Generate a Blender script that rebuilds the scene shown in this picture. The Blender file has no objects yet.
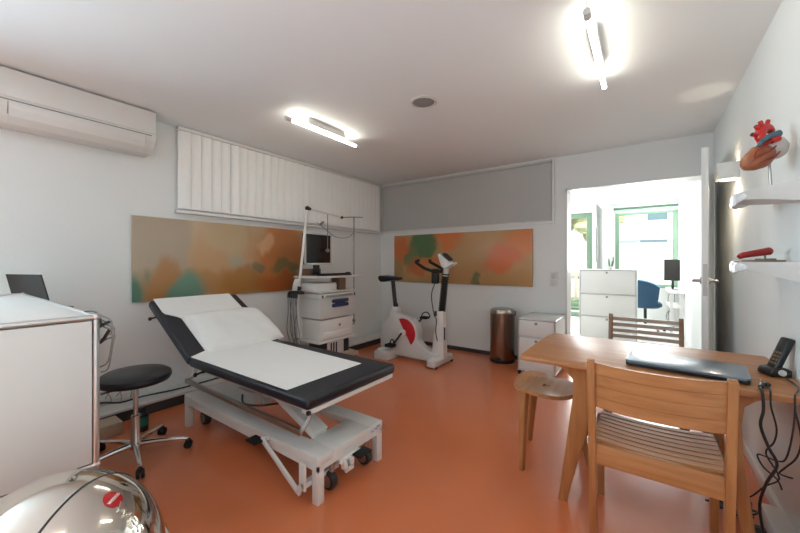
import bpy, bmesh, math, random
from mathutils import Vector, Matrix, noise
random.seed(7)
R = math.radians
S = bpy.context.scene
COL = S.collection

# ------------------------------------------------------------------ materials
def lin(c):
    f = lambda v: v / 12.92 if v <= 0.04045 else ((v + 0.055) / 1.055) ** 2.4
    return tuple(f(v / 255.0) for v in c) + (1.0,)

def newmat(name):
    m = bpy.data.materials.new(name); m.use_nodes = True
    nt = m.node_tree
    return m, nt, nt.nodes, nt.links, nt.nodes['Principled BSDF']

def mat(name, c, rough=0.5, metal=0.0, var=0.04, scale=6.0, bump=0.0, bscale=60.0, coat=0.0, trans=0.0, sheen=0.0, spec=None):
    m, nt, N, L, b = newmat(name)
    tc = N.new('ShaderNodeTexCoord')
    no = N.new('ShaderNodeTexNoise'); no.inputs['Scale'].default_value = scale; no.inputs['Detail'].default_value = 3
    L.new(tc.outputs['Object'], no.inputs['Vector'])
    mx = N.new('ShaderNodeMix'); mx.data_type = 'RGBA'
    base = lin(c)
    mx.inputs[6].default_value = tuple(max(0, v * (1 - var)) for v in base[:3]) + (1,)
    mx.inputs[7].default_value = tuple(min(1, v * (1 + var)) for v in base[:3]) + (1,)
    L.new(no.outputs['Fac'], mx.inputs[0]); L.new(mx.outputs[2], b.inputs['Base Color'])
    b.inputs['Roughness'].default_value = rough; b.inputs['Metallic'].default_value = metal
    b.inputs['Coat Weight'].default_value = coat; b.inputs['Coat Roughness'].default_value = .16
    b.inputs['Transmission Weight'].default_value = trans
    if spec is not None: b.inputs['Specular IOR Level'].default_value = spec
    if bump:
        n2 = N.new('ShaderNodeTexNoise'); n2.inputs['Scale'].default_value = bscale; n2.inputs['Detail'].default_value = 4
        L.new(tc.outputs['Object'], n2.inputs['Vector'])
        bp = N.new('ShaderNodeBump'); bp.inputs['Strength'].default_value = bump; bp.inputs['Distance'].default_value = 0.01
        L.new(n2.outputs['Fac'], bp.inputs['Height']); L.new(bp.outputs['Normal'], b.inputs['Normal'])
    return m

def wood(name, c1, c2, axis='X', rough=0.35):
    m, nt, N, L, b = newmat(name)
    tc = N.new('ShaderNodeTexCoord'); mp = N.new('ShaderNodeMapping')
    sc = {'X': (1.2, 22, 22), 'Y': (22, 1.2, 22), 'Z': (22, 22, 1.2)}[axis]
    mp.inputs['Scale'].default_value = sc
    L.new(tc.outputs['Object'], mp.inputs['Vector'])
    no = N.new('ShaderNodeTexNoise'); no.inputs['Scale'].default_value = 1.6; no.inputs['Detail'].default_value = 6; no.inputs['Distortion'].default_value = 0.4
    L.new(mp.outputs['Vector'], no.inputs['Vector'])
    cr = N.new('ShaderNodeValToRGB')
    cr.color_ramp.elements[0].position = 0.3; cr.color_ramp.elements[0].color = lin(c1)
    cr.color_ramp.elements[1].position = 0.7; cr.color_ramp.elements[1].color = lin(c2)
    L.new(no.outputs['Fac'], cr.inputs['Fac']); L.new(cr.outputs['Color'], b.inputs['Base Color'])
    b.inputs['Roughness'].default_value = rough
    return m

def emit(name, c, s):
    m, nt, N, L, b = newmat(name)
    b.inputs['Base Color'].default_value = lin(c); b.inputs['Emission Color'].default_value = lin(c)
    b.inputs['Emission Strength'].default_value = s
    return m

def artwork(name, axis, base, blobs, rough=0.28, stretch=(1, 1, 1), amp=.34):
    """abstract painting: base ramp + soft noise-torn colour patches. blobs: (u, v, ru, rv, colour, strength); object coords, u along axis, v = z"""
    m, nt, N, L, b = newmat(name)
    tc = N.new('ShaderNodeTexCoord'); sx = N.new('ShaderNodeSeparateXYZ')
    nz = N.new('ShaderNodeTexNoise'); nz.inputs['Scale'].default_value = 3.2; nz.inputs['Detail'].default_value = 5
    mpn = N.new('ShaderNodeMapping'); mpn.inputs['Scale'].default_value = stretch
    L.new(tc.outputs['Object'], mpn.inputs['Vector']); L.new(mpn.outputs[0], nz.inputs['Vector'])
    sub = N.new('ShaderNodeVectorMath'); sub.operation = 'SUBTRACT'; sub.inputs[1].default_value = (.5, .5, .5)
    L.new(nz.outputs['Color'], sub.inputs[0])
    scl = N.new('ShaderNodeVectorMath'); scl.operation = 'SCALE'; scl.inputs['Scale'].default_value = amp
    L.new(sub.outputs[0], scl.inputs[0])
    add = N.new('ShaderNodeVectorMath'); add.operation = 'ADD'
    L.new(tc.outputs['Object'], add.inputs[0]); L.new(scl.outputs[0], add.inputs[1])
    cur = None
    n2 = N.new('ShaderNodeTexNoise'); n2.inputs['Scale'].default_value = 4.0; n2.inputs['Detail'].default_value = 7
    L.new(mpn.outputs[0], n2.inputs['Vector'])
    mx = N.new('ShaderNodeMix'); mx.data_type = 'RGBA'
    mx.inputs[6].default_value = lin(base[0]); mx.inputs[7].default_value = lin(base[1])
    L.new(n2.outputs['Fac'], mx.inputs[0]); cur = mx.outputs[2]
    for (u, v, ru, rv, c, st) in blobs:
        mp = N.new('ShaderNodeMapping'); mp.vector_type = 'TEXTURE'
        if axis == 'Y':
            mp.inputs['Location'].default_value = (0, u, v); mp.inputs['Scale'].default_value = (1000, ru, rv)
        else:
            mp.inputs['Location'].default_value = (u, 0, v); mp.inputs['Scale'].default_value = (ru, 1000, rv)
        L.new(add.outputs[0], mp.inputs['Vector'])
        ln = N.new('ShaderNodeVectorMath'); ln.operation = 'LENGTH'; L.new(mp.outputs[0], ln.inputs[0])
        mr = N.new('ShaderNodeMapRange'); mr.interpolation_type = 'SMOOTHSTEP'
        mr.inputs['From Min'].default_value = 0.55; mr.inputs['From Max'].default_value = 1.1
        mr.inputs['To Min'].default_value = st; mr.inputs['To Max'].default_value = 0
        L.new(ln.outputs['Value'], mr.inputs['Value'])
        m2 = N.new('ShaderNodeMix'); m2.data_type = 'RGBA'; m2.inputs[7].default_value = lin(c)
        L.new(mr.outputs[0], m2.inputs[0]); L.new(cur, m2.inputs[6]); cur = m2.outputs[2]
    L.new(cur, b.inputs['Base Color'])
    b.inputs['Roughness'].default_value = rough
    return m

M = {}
M['wall'] = mat('painted_wall', (229, 230, 228), .8, var=.015, scale=2, bump=.12, bscale=90)
M['ceil'] = mat('painted_ceiling', (238, 242, 243), .85, var=.01, scale=1.5)
M['floor'] = mat('orange_linoleum', (216, 122, 78), .3, var=.05, scale=3.0, bump=.02, bscale=25, coat=.45)
M['floor2'] = mat('pale_floor', (215, 212, 208), .35, var=.02)
M['dark'] = mat('dark_grey_skirting', (62, 60, 60), .6)
M['white'] = mat('white_lacquer', (224, 222, 219), .4, var=.01)
M['whitemetal'] = mat('white_enamel', (222, 220, 216), .35, var=.01)
M['glosswhite'] = mat('gloss_white_acrylic', (235, 236, 238), .05, var=.01, coat=.6)
M['chrome'] = mat('chrome', (215, 213, 210), .12, 1.0, var=.02)
M['tubechrome'] = mat('satin_chrome', (206, 205, 203), .3, 1.0, var=.02)
M['polish'] = mat('polished_steel', (222, 216, 206), .07, 1.0, var=.02)
M['steel'] = mat('brushed_steel', (178, 174, 170), .32, 1.0, var=.06, scale=20)
M['copper'] = mat('bronze_steel', (150, 128, 112), .27, 1.0, var=.05, scale=4)
M['lidsteel'] = mat('bin_lid_steel', (184, 172, 160), .25, 1.0)
M['black'] = mat('black_plastic', (26, 26, 28), .42)
M['vinyl'] = mat('black_vinyl', (24, 28, 37), .38, bump=.05, bscale=140)
M['rubber'] = mat('black_rubber', (20, 20, 20), .7)
M['greyplastic'] = mat('grey_plastic', (140, 138, 136), .5)
M['lightplastic'] = mat('light_grey_plastic', (205, 203, 199), .45)
M['cableg'] = mat('grey_cable', (120, 118, 116), .55)
M['paper'] = mat('white_paper', (232, 230, 227), .85, var=.02, bump=.1, bscale=18)
M['linen'] = mat('white_linen', (232, 230, 227), .9, var=.02, bump=.25, bscale=9)
M['blind'] = mat('white_blind_fabric', (246, 245, 242), .7, var=.02)
M['alublind'] = mat('grey_aluminium_slats', (198, 197, 194), .4, .0, var=.03)
M['screen'] = mat('dark_screen', (20, 21, 24), .12)
M['darkpanel'] = mat('dark_brown_grey_panel', (56, 50, 47), .75)
M['red'] = mat('red_plastic', (186, 26, 36), .35)
M['redlogo'] = mat('red_sticker', (180, 18, 22), .35)
M['brown'] = mat('brown_box', (120, 92, 70), .7)
M['beige'] = mat('beige_card', (190, 172, 150), .7)
M['oakx'] = wood('oak_grain_x', (164, 108, 64), (190, 134, 86), 'X', rough=.42)
M['oaky'] = wood('oak_grain_y', (164, 112, 68), (190, 138, 92), 'Y')
M['oakz'] = wood('oak_grain_z', (160, 104, 60), (184, 128, 80), 'Z')
M['oakt'] = wood('oak_tabletop', (160, 102, 60), (188, 130, 84), 'X', rough=.4)
M['walnut'] = wood('grey_brown_wood', (150, 132, 116), (172, 152, 134), 'X', rough=.4)
M['walnutz'] = wood('grey_brown_wood_z', (130, 96, 70), (150, 112, 82), 'Z', rough=.4)
M['bluehandle'] = mat('navy_handle', (40, 50, 82), .4)
M['sage'] = mat('sage_green_frame', (118, 146, 122), .45)
M['sagedark'] = mat('dark_sage_fitting', (80, 104, 88), .5)
M['bluefab'] = mat('blue_fabric', (40, 72, 98), .85, var=.08, bump=.2, bscale=80)
M['bluefabl'] = mat('light_blue_piping', (120, 170, 200), .7)
M['plant'] = mat('cactus_green', (86, 120, 84), .6)
M['label'] = mat('pale_label', (206, 212, 220), .4)
M['bluetxt'] = mat('blue_print', (52, 70, 130), .5)
M['muscle'] = mat('heart_muscle', (152, 88, 52), .35, var=.5, scale=45)
M['fatty'] = mat('heart_pale_tissue', (196, 188, 182), .35, var=.06, scale=10)
M['artery'] = mat('artery_red', (192, 32, 26), .3)
M['vein'] = mat('vein_teal', (62, 96, 106), .35)
M['vessel'] = mat('vessel_red', (150, 26, 24), .3, var=.12, scale=30)
M['woodbase'] = mat('taupe_base', (140, 122, 110), .5)
M['plaster'] = mat('facade_plaster', (214, 210, 204), .85)
M['asphalt'] = mat('asphalt', (150, 150, 148), .9)
M['carpaint'] = mat('white_car_paint', (214, 220, 224), .25, coat=.5)
M['carglass'] = mat('teal_car_glass', (96, 150, 164), .1)
M['winglass'] = mat('window_dark_glass', (90, 116, 124), .12)
M['leaf'] = mat('yellow_green_leaves', (170, 170, 128), .8, var=.35, scale=7)
M['bark'] = mat('bark', (110, 96, 78), .9)
M['hedge'] = mat('hedge_green', (92, 116, 88), .85, var=.3, scale=9)
M['brick'] = mat('reddish_shutter', (150, 120, 116), .8)

def glassmat():
    m, nt, N, L, b = newmat('clear_glass')
    N.remove(b)
    t = N.new('ShaderNodeBsdfTransparent'); t.inputs['Color'].default_value = (.95, .98, .965, 1)
    gl = N.new('ShaderNodeBsdfGlossy'); gl.inputs['Roughness'].default_value = .02
    fr = N.new('ShaderNodeFresnel'); fr.inputs['IOR'].default_value = 1.3
    mx = N.new('ShaderNodeMixShader')
    L.new(fr.outputs[0], mx.inputs[0]); L.new(t.outputs[0], mx.inputs[1]); L.new(gl.outputs[0], mx.inputs[2])
    L.new(mx.outputs[0], N['Material Output'].inputs['Surface'])
    return m
M['glass'] = glassmat()
def frosted():
    m, nt, N, L, b = newmat('frosted_film')
    N.remove(b)
    t = N.new('ShaderNodeBsdfTranslucent'); t.inputs['Color'].default_value = (.98, .985, .985, 1)
    d = N.new('ShaderNodeBsdfDiffuse'); d.inputs['Color'].default_value = (.98, .985, .985, 1)
    mx = N.new('ShaderNodeMixShader'); mx.inputs[0].default_value = .12
    L.new(t.outputs[0], mx.inputs[1]); L.new(d.outputs[0], mx.inputs[2])
    L.new(mx.outputs[0], N['Material Output'].inputs['Surface'])
    return m
M['film'] = frosted()
M['tube'] = emit('lamp_tube', (255, 250, 234), 12.0)
M['sconce_lamp'] = emit('sconce_bulb', (255, 232, 196), 5.0)

# ------------------------------------------------------------------ geometry helpers
class G:
    def __init__(s): s.bm = bmesh.new()
    def _merge(s, b2, mtx=None):
        if mtx is not None: bmesh.ops.transform(b2, matrix=mtx, verts=b2.verts)
        me = bpy.data.meshes.new('tmp'); b2.to_mesh(me); b2.free(); s.bm.from_mesh(me); bpy.data.meshes.remove(me)
    def box(s, a, b, bev=0, seg=2, mtx=None):
        t = bmesh.new(); bmesh.ops.create_cube(t, size=1)
        for v in t.verts:
            v.co = Vector([(a[i] + b[i]) / 2 + v.co[i] * (b[i] - a[i]) for i in range(3)])
        if bev: bmesh.ops.bevel(t, geom=t.edges[:], offset=bev, segments=seg, profile=.5, affect='EDGES')
        s._merge(t, mtx); return s
    def cyl(s, p0, p1, r0, r1=None, n=16):
        p0, p1 = Vector(p0), Vector(p1); r1 = r0 if r1 is None else r1
        d = p1 - p0; t = bmesh.new()
        bmesh.ops.create_cone(t, cap_ends=True, segments=n, radius1=r0, radius2=r1, depth=d.length)
        s._merge(t, Matrix.Translation((p0 + p1) / 2) @ d.to_track_quat('Z', 'Y').to_matrix().to_4x4()); return s
    def bar(s, p0, p1, w, h, up=(0, 0, 1), bev=0):
        p0, p1 = Vector(p0), Vector(p1); d = (p1 - p0); ln = d.length; d.normalize()
        u = Vector(up); sd = d.cross(u).normalized(); u = sd.cross(d).normalized()
        t = bmesh.new(); bmesh.ops.create_cube(t, size=1)
        for v in t.verts: v.co = Vector((v.co.x * ln, v.co.y * w, v.co.z * h))
        if bev: bmesh.ops.bevel(t, geom=t.edges[:], offset=bev, segments=2, profile=.5, affect='EDGES')
        m = Matrix((d, sd, u)).transposed().to_4x4(); m.translation = (p0 + p1) / 2
        s._merge(t, m); return s
    def tube(s, pts, r, n=8, smooth=4, closed=False):
        pts = [Vector(p) for p in pts]
        rs = r if isinstance(r, (list, tuple)) else [r] * len(pts)
        if smooth and len(pts) > 2:
            q, qr = [], []
            k = len(pts)
            for i in range(k - 1):
                p0, p1, p2, p3 = pts[max(i - 1, 0)], pts[i], pts[i + 1], pts[min(i + 2, k - 1)]
                for j in range(smooth):
                    t = j / smooth
                    q.append(0.5 * ((2 * p1) + (p2 - p0) * t + (2 * p0 - 5 * p1 + 4 * p2 - p3) * t * t + (3 * p1 - p0 - 3 * p2 + p3) * t ** 3))
                    qr.append(rs[i] * (1 - t) + rs[i + 1] * t)
            q.append(pts[-1]); qr.append(rs[-1]); pts, rs = q, qr
        bm = s.bm; rings = []; nrm = None
        for i, p in enumerate(pts):
            d = (pts[min(i + 1, len(pts) - 1)] - pts[max(i - 1, 0)]).normalized()
            if nrm is None:
                nrm = d.orthogonal().normalized()
            else:
                nrm = (nrm - d * nrm.dot(d)); nrm = nrm.normalized() if nrm.length > 1e-6 else d.orthogonal().normalized()
            b = d.cross(nrm)
            rings.append([bm.verts.new(p + (nrm * math.cos(2 * math.pi * j / n) + b * math.sin(2 * math.pi * j / n)) * rs[i]) for j in range(n)])
        for a, b in zip(rings, rings[1:]):
            for j in range(n): bm.faces.new((a[j], a[(j + 1) % n], b[(j + 1) % n], b[j]))
        bm.faces.new(rings[0][::-1]); bm.faces.new(rings[-1]); return s
    def lathe(s, prof, c=(0, 0, 0), n=32, mtx=None):
        t = bmesh.new(); rings = []
        for r, z in prof:
            if r < 1e-5: rings.append([t.verts.new((c[0], c[1], c[2] + z))])
            else: rings.append([t.verts.new((c[0] + r * math.cos(2 * math.pi * j / n), c[1] + r * math.sin(2 * math.pi * j / n), c[2] + z)) for j in range(n)])
        for a, b in zip(rings, rings[1:]):
            for j in range(n):
                k = (j + 1) % n
                if len(a) == 1 and len(b) == 1: continue
                if len(a) == 1: t.faces.new((a[0], b[k], b[j]))
                elif len(b) == 1: t.faces.new((a[j], a[k], b[0]))
                else: t.faces.new((a[j], a[k], b[k], b[j]))
        if len(rings[0]) > 1: t.faces.new(rings[0][::-1])
        if len(rings[-1]) > 1: t.faces.new(rings[-1])
        bmesh.ops.recalc_face_normals(t, faces=t.faces[:])
        s._merge(t, mtx); return s
    def prism(s, poly, axis, a0, a1, bev=0, seg=2, mtx=None):
        """poly 2D in the plane across axis: X -> (y,z), Y -> (x,z), Z -> (x,y)"""
        def mk(p, a): return {'X': (a, p[0], p[1]), 'Y': (p[0], a, p[1]), 'Z': (p[0], p[1], a)}[axis]
        t = bmesh.new()
        A = [t.verts.new(mk(p, a0)) for p in poly]; B = [t.verts.new(mk(p, a1)) for p in poly]
        n = len(poly); t.faces.new(A[::-1]); t.faces.new(B)
        for i in range(n): t.faces.new((A[i], A[(i + 1) % n], B[(i + 1) % n], B[i]))
        bmesh.ops.recalc_face_normals(t, faces=t.faces[:])
        if bev: bmesh.ops.bevel(t, geom=t.edges[:], offset=bev, segments=seg, profile=.5, affect='EDGES')
        s._merge(t, mtx); return s
    def ell(s, c, rad, mtx=None, n=24, m=14):
        t = bmesh.new(); bmesh.ops.create_uvsphere(t, u_segments=n, v_segments=m, radius=1)
        for v in t.verts: v.co = Vector((v.co.x * rad[0], v.co.y * rad[1], v.co.z * rad[2]))
        if mtx is not None: bmesh.ops.transform(t, matrix=mtx, verts=t.verts)
        s._merge(t, Matrix.Translation(c)); return s
    def grid(s, fn, nu, nv):
        bm = s.bm
        V = [[bm.verts.new(fn(i / nu, j / nv)) for j in range(nv + 1)] for i in range(nu + 1)]
        for i in range(nu):
            for j in range(nv): bm.faces.new((V[i][j], V[i + 1][j], V[i + 1][j + 1], V[i][j + 1]))
        return s
    def shell(s, fn, nu, nv, th):
        """a closed sheet: fn(u,v) lower surface point, th(u,v) offset vector"""
        bm = s.bm
        A = [[bm.verts.new(fn(i / nu, j / nv)) for j in range(nv + 1)] for i in range(nu + 1)]
        B = [[bm.verts.new(Vector(fn(i / nu, j / nv)) + Vector(th(i / nu, j / nv))) for j in range(nv + 1)] for i in range(nu + 1)]
        for i in range(nu):
            for j in range(nv):
                bm.faces.new((A[i][j], A[i][j + 1], A[i + 1][j + 1], A[i + 1][j])); bm.faces.new((B[i][j], B[i + 1][j], B[i + 1][j + 1], B[i][j + 1]))
        for i in range(nu):
            bm.faces.new((A[i][0], A[i + 1][0], B[i + 1][0], B[i][0])); bm.faces.new((A[i + 1][nv], A[i][nv], B[i][nv], B[i + 1][nv]))
        for j in range(nv):
            bm.faces.new((A[0][j + 1], A[0][j], B[0][j], B[0][j + 1])); bm.faces.new((A[nu][j], A[nu][j + 1], B[nu][j + 1], B[nu][j]))
        bmesh.ops.recalc_face_normals(bm, faces=bm.faces[:])
        return s

WM = {}          # object name -> world matrix of the root frame
def build(name, g, m, parent=None, world=True, sharp=35, jit=None):
    me = bpy.data.meshes.new(name)
    bmesh.ops.recalc_face_normals(g.bm, faces=g.bm.faces[:])
    loc = None
    if parent is not None:
        mw = WM[parent.name]
        if world: bmesh.ops.transform(g.bm, matrix=mw.inverted(), verts=g.bm.verts)
    else:
        xs = [v.co for v in g.bm.verts]
        loc = Vector(((min(v.x for v in xs) + max(v.x for v in xs)) / 2, (min(v.y for v in xs) + max(v.y for v in xs)) / 2, min(v.z for v in xs)))
        bmesh.ops.translate(g.bm, vec=-loc, verts=g.bm.verts)
    g.bm.to_mesh(me); g.bm.free()
    me.polygons.foreach_set('use_smooth', [True] * len(me.polygons))
    me.set_sharp_from_angle(angle=R(sharp))
    me.materials.append(M[m] if isinstance(m, str) else m)
    o = bpy.data.objects.new(name, me); COL.objects.link(o)
    if parent is not None:
        o.parent = parent; WM[o.name] = WM[parent.name]
    else:
        o.location = loc; WM[o.name] = Matrix.Translation(loc)
    return o

def tag(o, label=None, cat=None, group=None, kind=None):
    if label: o['label'] = label
    if cat: o['category'] = cat
    if group: o['group'] = group
    if kind: o['kind'] = kind
    return o

def thing(name, label, cat, loc=(0, 0, 0), rz=0, group=None):
    o = bpy.data.objects.new(name, None); COL.objects.link(o)
    o.empty_display_size = .1
    o.location = loc; o.rotation_euler = (0, 0, rz)
    WM[o.name] = Matrix.Translation(loc) @ Matrix.Rotation(rz, 4, 'Z')
    return tag(o, label, cat, group)

def struct(name, g, m, parent=None):
    o = build(name, g, m, parent)
    if parent is None: o['kind'] = 'structure'
    return o

def dup(root, loc, rz, label, group=None):
    c = root.copy(); COL.objects.link(c); c.location = loc; c.rotation_euler = (0, 0, rz); c['label'] = label
    if group: c['group'] = group
    for ch in list(root.children):
        d = ch.copy(); COL.objects.link(d); d.parent = c
        for gch in list(ch.children):
            e = gch.copy(); COL.objects.link(e); e.parent = d
    return c

# ------------------------------------------------------------------ room
LW, BW, RW, HC = -3.57, 4.48, .54, 2.51
FW = -4.2                       # wall behind the camera
OB = 8.75                       # far wall of the office
OL = -3.2
struct('floor', G().box((LW - .15, FW - .15, -.1), (RW + .15, BW + .06, 0)), 'floor')
struct('floor_office', G().box((OL - .15, BW + .06, -.1), (RW + .15, OB + .2, 0)), 'floor2')
struct('ceiling', G().box((LW - .15, FW - .15, HC), (RW + .15, OB + .2, HC + .12)), 'ceil')
ly0, ly1, lz0, lz1 = -3.0, -.5, .9, 2.3
struct('wall_left', G().box((LW - .15, ly1, 0), (LW, BW + .15, HC)).box((LW - .15, FW, 0), (LW, ly0, HC)).box((LW - .15, ly0, 0), (LW, ly1, lz0)).box((LW - .15, ly0, lz1), (LW, ly1, HC)), 'wall')
g = G()
g.box((LW - .1, ly0, lz0), (LW - .04, ly0 + .06, lz1)).box((LW - .1, ly1 - .06, lz0), (LW - .04, ly1, lz1)).box((LW - .1, ly0, lz0), (LW - .04, ly1, lz0 + .06)).box((LW - .1, ly0, lz1 - .06), (LW - .04, ly1, lz1)).box((LW - .1, -1.78, lz0), (LW - .04, -1.72, lz1))
w5 = struct('added_window_3', g, 'white')  # added window out of view, there to light the room from behind
build('window_pane', G().box((LW - .075, ly0 + .03, lz0 + .03), (LW - .069, ly1 - .03, lz1 - .03)), 'glass', w5)
gb = G()
gb.box((LW, BW, 0), (-.755, BW + .15, HC)).box((-.755, BW, 2.103), (.49, BW + .15, HC)).box((.49, BW, 0), (RW, BW + .15, HC))
struct('wall_back', gb, 'wall')
struct('wall_right', G().box((RW, FW, 0), (RW + .15, OB + .2, HC)), 'wall')
struct('wall_front', G().box((LW, FW - .15, 0), (RW, FW, HC)), 'wall')

# door frame of the passage (white lining, flush)
g = G()
g.box((-.775, BW - .012, 0), (-.751, BW + .245, 2.12)).box((-.775, BW - .012, 2.099), (.496, BW + .245, 2.12)).box((.480, BW - .012, 0), (.496, BW + .16, 2.12))
struct('trim_1', g, 'white')
# baseboards
g = G(); g.box((LW, BW - .012, 0), (-.775, BW, .05))
struct('baseboard_back', g, 'dark')
g = G(); g.box((LW, FW, 0), (-3.33, BW - .012, .08))
struct('baseboard_left', g, 'dark')
g = G(); g.box((LW, FW, .08), (-3.315, BW - .012, .105), .006)
struct('trim_2', g, 'white')
g = G(); g.box((RW - .018, FW, 0), (RW, BW - .02, .07), .003)
struct('baseboard_right', g, 'white')

# ---- the open door leaf, seen edge-on
hx, hy = .470, 4.44; fx, fy = .359, 3.365
du = Vector((hx - fx, hy - fy, 0)); dl = du.length; du.normalize(); dn = Vector((du.y, -du.x, 0))
ang = math.atan2(du.y, du.x)
dm = Matrix.Translation((fx, fy, 0)) @ Matrix.Rotation(ang, 4, 'Z')
dr = struct('door_1', G().box((0, -.021, .01), (dl, .021, 2.092), .002, mtx=dm), 'white')
for sgn in (-1, 1):
    g = G(); t = G()
    y0 = sgn * .021
    g.cyl((.065, y0, 1.11), (.065, y0 + sgn * .05, 1.11), .011).cyl((.065, y0 + sgn * .045, 1.11), (.19, y0 + sgn * .045, 1.11), .0105)
    g.cyl((.065, y0, 1.11), (.065, y0 + sgn * .008, 1.11), .026, n=24)
    bmesh.ops.transform(g.bm, matrix=dm, verts=g.bm.verts)
    build('door_handle', g, 'steel', dr)
g = G(); g.box((-.003, -.012, 1.0), (.001, .012, 1.235), mtx=dm); build('lock_plate', g, 'steel', dr)

# ---- window behind the slatted blind in the rear wall
g = G()
vx0, vx1, vz0, vz1 = -3.53, -.915, 1.745, 2.485
for a, b in (((vx0 - .025, vz0 - .025), (vx1 + .025, vz0)), ((vx0 - .025, vz1), (vx1 + .025, HC)), ((vx0 - .025, vz0), (vx0, vz1)), ((vx1, vz0), (vx1 + .025, vz1))):
    g.box((a[0], BW - .03, a[1]), (b[0], BW, b[1]))
struct('window_1', g, 'white')
vb = thing('venetian_blind', 'wide grey aluminium venetian blind closed across the high rear window', 'blind', (-2.2, BW - .03, vz0))
g = G(); g.box((vx0 + .005, BW - .05, vz1 - .03), (vx1 - .005, BW - .005, vz1 - .002)); build('head_rail', g, 'alublind', vb)
g = G()
n = 34
for i in range(n):
    z = vz0 + .02 + (vz1 - .035 - vz0 - .02) * i / (n - 1)
    g.prism([(BW - .006, z - .013), (BW - .012, z - .004), (BW - .016, z + .006), (BW - .019, z + .013), (BW - .02, z + .012), (BW - .017, z + .005), (BW - .0135, z - .005), (BW - .0075, z - .0135)], 'X', vx0 + .008, vx1 - .008)
build('slats', g, 'alublind', vb)
for x in (-3.2, -2.2, -1.75, -1.2):
    build('ladder_cord', G().cyl((x, BW - .022, vz0 + .01), (x, BW - .022, vz1 - .02), .0012, n=6), 'lightplastic', vb)
g = G(); g.box((vx0 + .008, BW - .028, vz0 + .002), (vx1 - .008, BW - .006, vz0 + .014)); build('bottom_rail', g, 'alublind', vb)

# ---- vertical slat blind on the left wall
g = G(); g.box((LW, 1.40, 1.705), (LW + .06, BW - .012, 1.735), .004)
struct('window_2', g, 'white')
vl = thing('vertical_blind', 'long white vertical slat blind under the ceiling above the wide painting', 'blind', (LW + .05, 2.94, 1.735))
g = G(); g.box((LW + .012, 1.405, HC - .035), (LW + .075, BW - .06, HC - .004), .003); build('head_rail', g, 'whitemetal', vl)
g = G(); pitch = .0955; y = 1.415
i = 0
while y + .11 < BW - .05:
    tilt = R(13) + R(random.uniform(-1, 1)) + (R(16) if i == 5 else 0)
    m = Matrix.Translation((LW + .042, y + .052, 0)) @ Matrix.Rotation(-tilt, 4, 'Z')
    arc = [(.009 * (1 - (k / 4) ** 2), .0525 * k / 4) for k in range(-4, 5)]
    g.prism(arc + [(a - .0016, b) for a, b in arc[::-1]], 'Z', 1.75, HC - .036, mtx=m); y += pitch; i += 1
build('slats', g, 'blind', vl)

# ------------------------------------------------------------------ ceiling fittings
def lamp(x, y0, y1, label):
    t = thing('ceiling_lamp', label, 'lamp', (x, (y0 + y1) / 2, 2.43), 0, 'bare tube lamps on the ceiling')
    ym = (y0 + y1) / 2
    build('mount_channel', G().box((x - .02, ym - .21, 2.452), (x + .02, ym + .23, HC), .003), 'whitemetal', t)
    build('light_tube', G().cyl((x, y0 + .05, 2.43), (x, y1 - .03, 2.43), .013), 'tube', t)
    for a, b in ((y0, y0 + .055), (y1 - .035, y1)):
        build('end_cap', G().cyl((x, a, 2.43), (x, b, 2.43), .017), 'lightplastic', t)
lamp(-2.40, 1.76, 2.63, 'slim glowing tube lamp on the ceiling beside the vertical blind')
lamp(-.225, 1.83, 2.73, 'slim glowing tube lamp on the ceiling above the wooden table')
lamp(-.225, -.45, .45, 'added tube lamp out of view on the ceiling, brightening the table side')  # added lamp behind the view, brightens floor and wall near the table
build('lamp_wire', G().tube([(-.225, 1.83, 2.44), (-.22, 1.74, 2.50), (-.215, 1.5, 2.505)], .003, 6), 'white', bpy.data.objects['ceiling_lamp.001'])
sp = thing('ceiling_speaker', 'small round grey speaker flush in the ceiling between the tube lamps', 'speaker', (-1.42, 2.32, HC))
build('speaker_rim', G().lathe([(.105, 0), (.105, -.006), (.09, -.012), (.085, -.006), (.085, 0)], (-1.42, 2.32, HC)), 'lightplastic', sp)
build('speaker_grille', G().lathe([(.084, -.001), (.084, -.007), (.0, -.011)], (-1.42, 2.32, HC)), mat('speaker_mesh', (150, 148, 146), .7, bump=.6, bscale=900), sp)

# ------------------------------------------------------------------ air conditioner
ac = thing('air_conditioner', 'white split air conditioner mounted high on the wall under the ceiling', 'air conditioner', (LW, .72, 2.16))
a0, a1 = .26, 1.17
prof = [(LW, 2.502), (-3.35, 2.502), (-3.335, 2.49), (-3.335, 2.31), (-3.345, 2.255), (-3.375, 2.205), (-3.43, 2.165), (LW, 2.160)]
build('housing', G().prism(prof, 'Y', a0, a1, .004), 'whitemetal', ac)
fp = build('front_panel', G().prism([(-3.338, 2.498), (-3.326, 2.492), (-3.326, 2.315), (-3.338, 2.31)], 'Y', a0 + .003, a1 - .003, .002), 'whitemetal', ac)
build('louver', G().prism([(-3.342, 2.292), (-3.329, 2.290), (-3.331, 2.245), (-3.350, 2.197), (-3.40, 2.158), (-3.432, 2.164), (-3.375, 2.205), (-3.346, 2.250)], 'Y', a0 + .09, a1 - .075, .002), 'whitemetal', ac)
g = G()
g.prism([(-3.340, 2.300), (-3.3335, 2.300), (-3.3335, 2.294), (-3.340, 2.294)], 'Y', a0 + .02, a1 - .03)
g.box((-3.36, a0 + .086, 2.21), (-3.335, a0 + .089, 2.285)).box((-3.36, a1 - .074, 2.24), (-3.336, a1 - .072, 2.285))
build('outlet_gap', g, 'greyplastic', ac)

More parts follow.
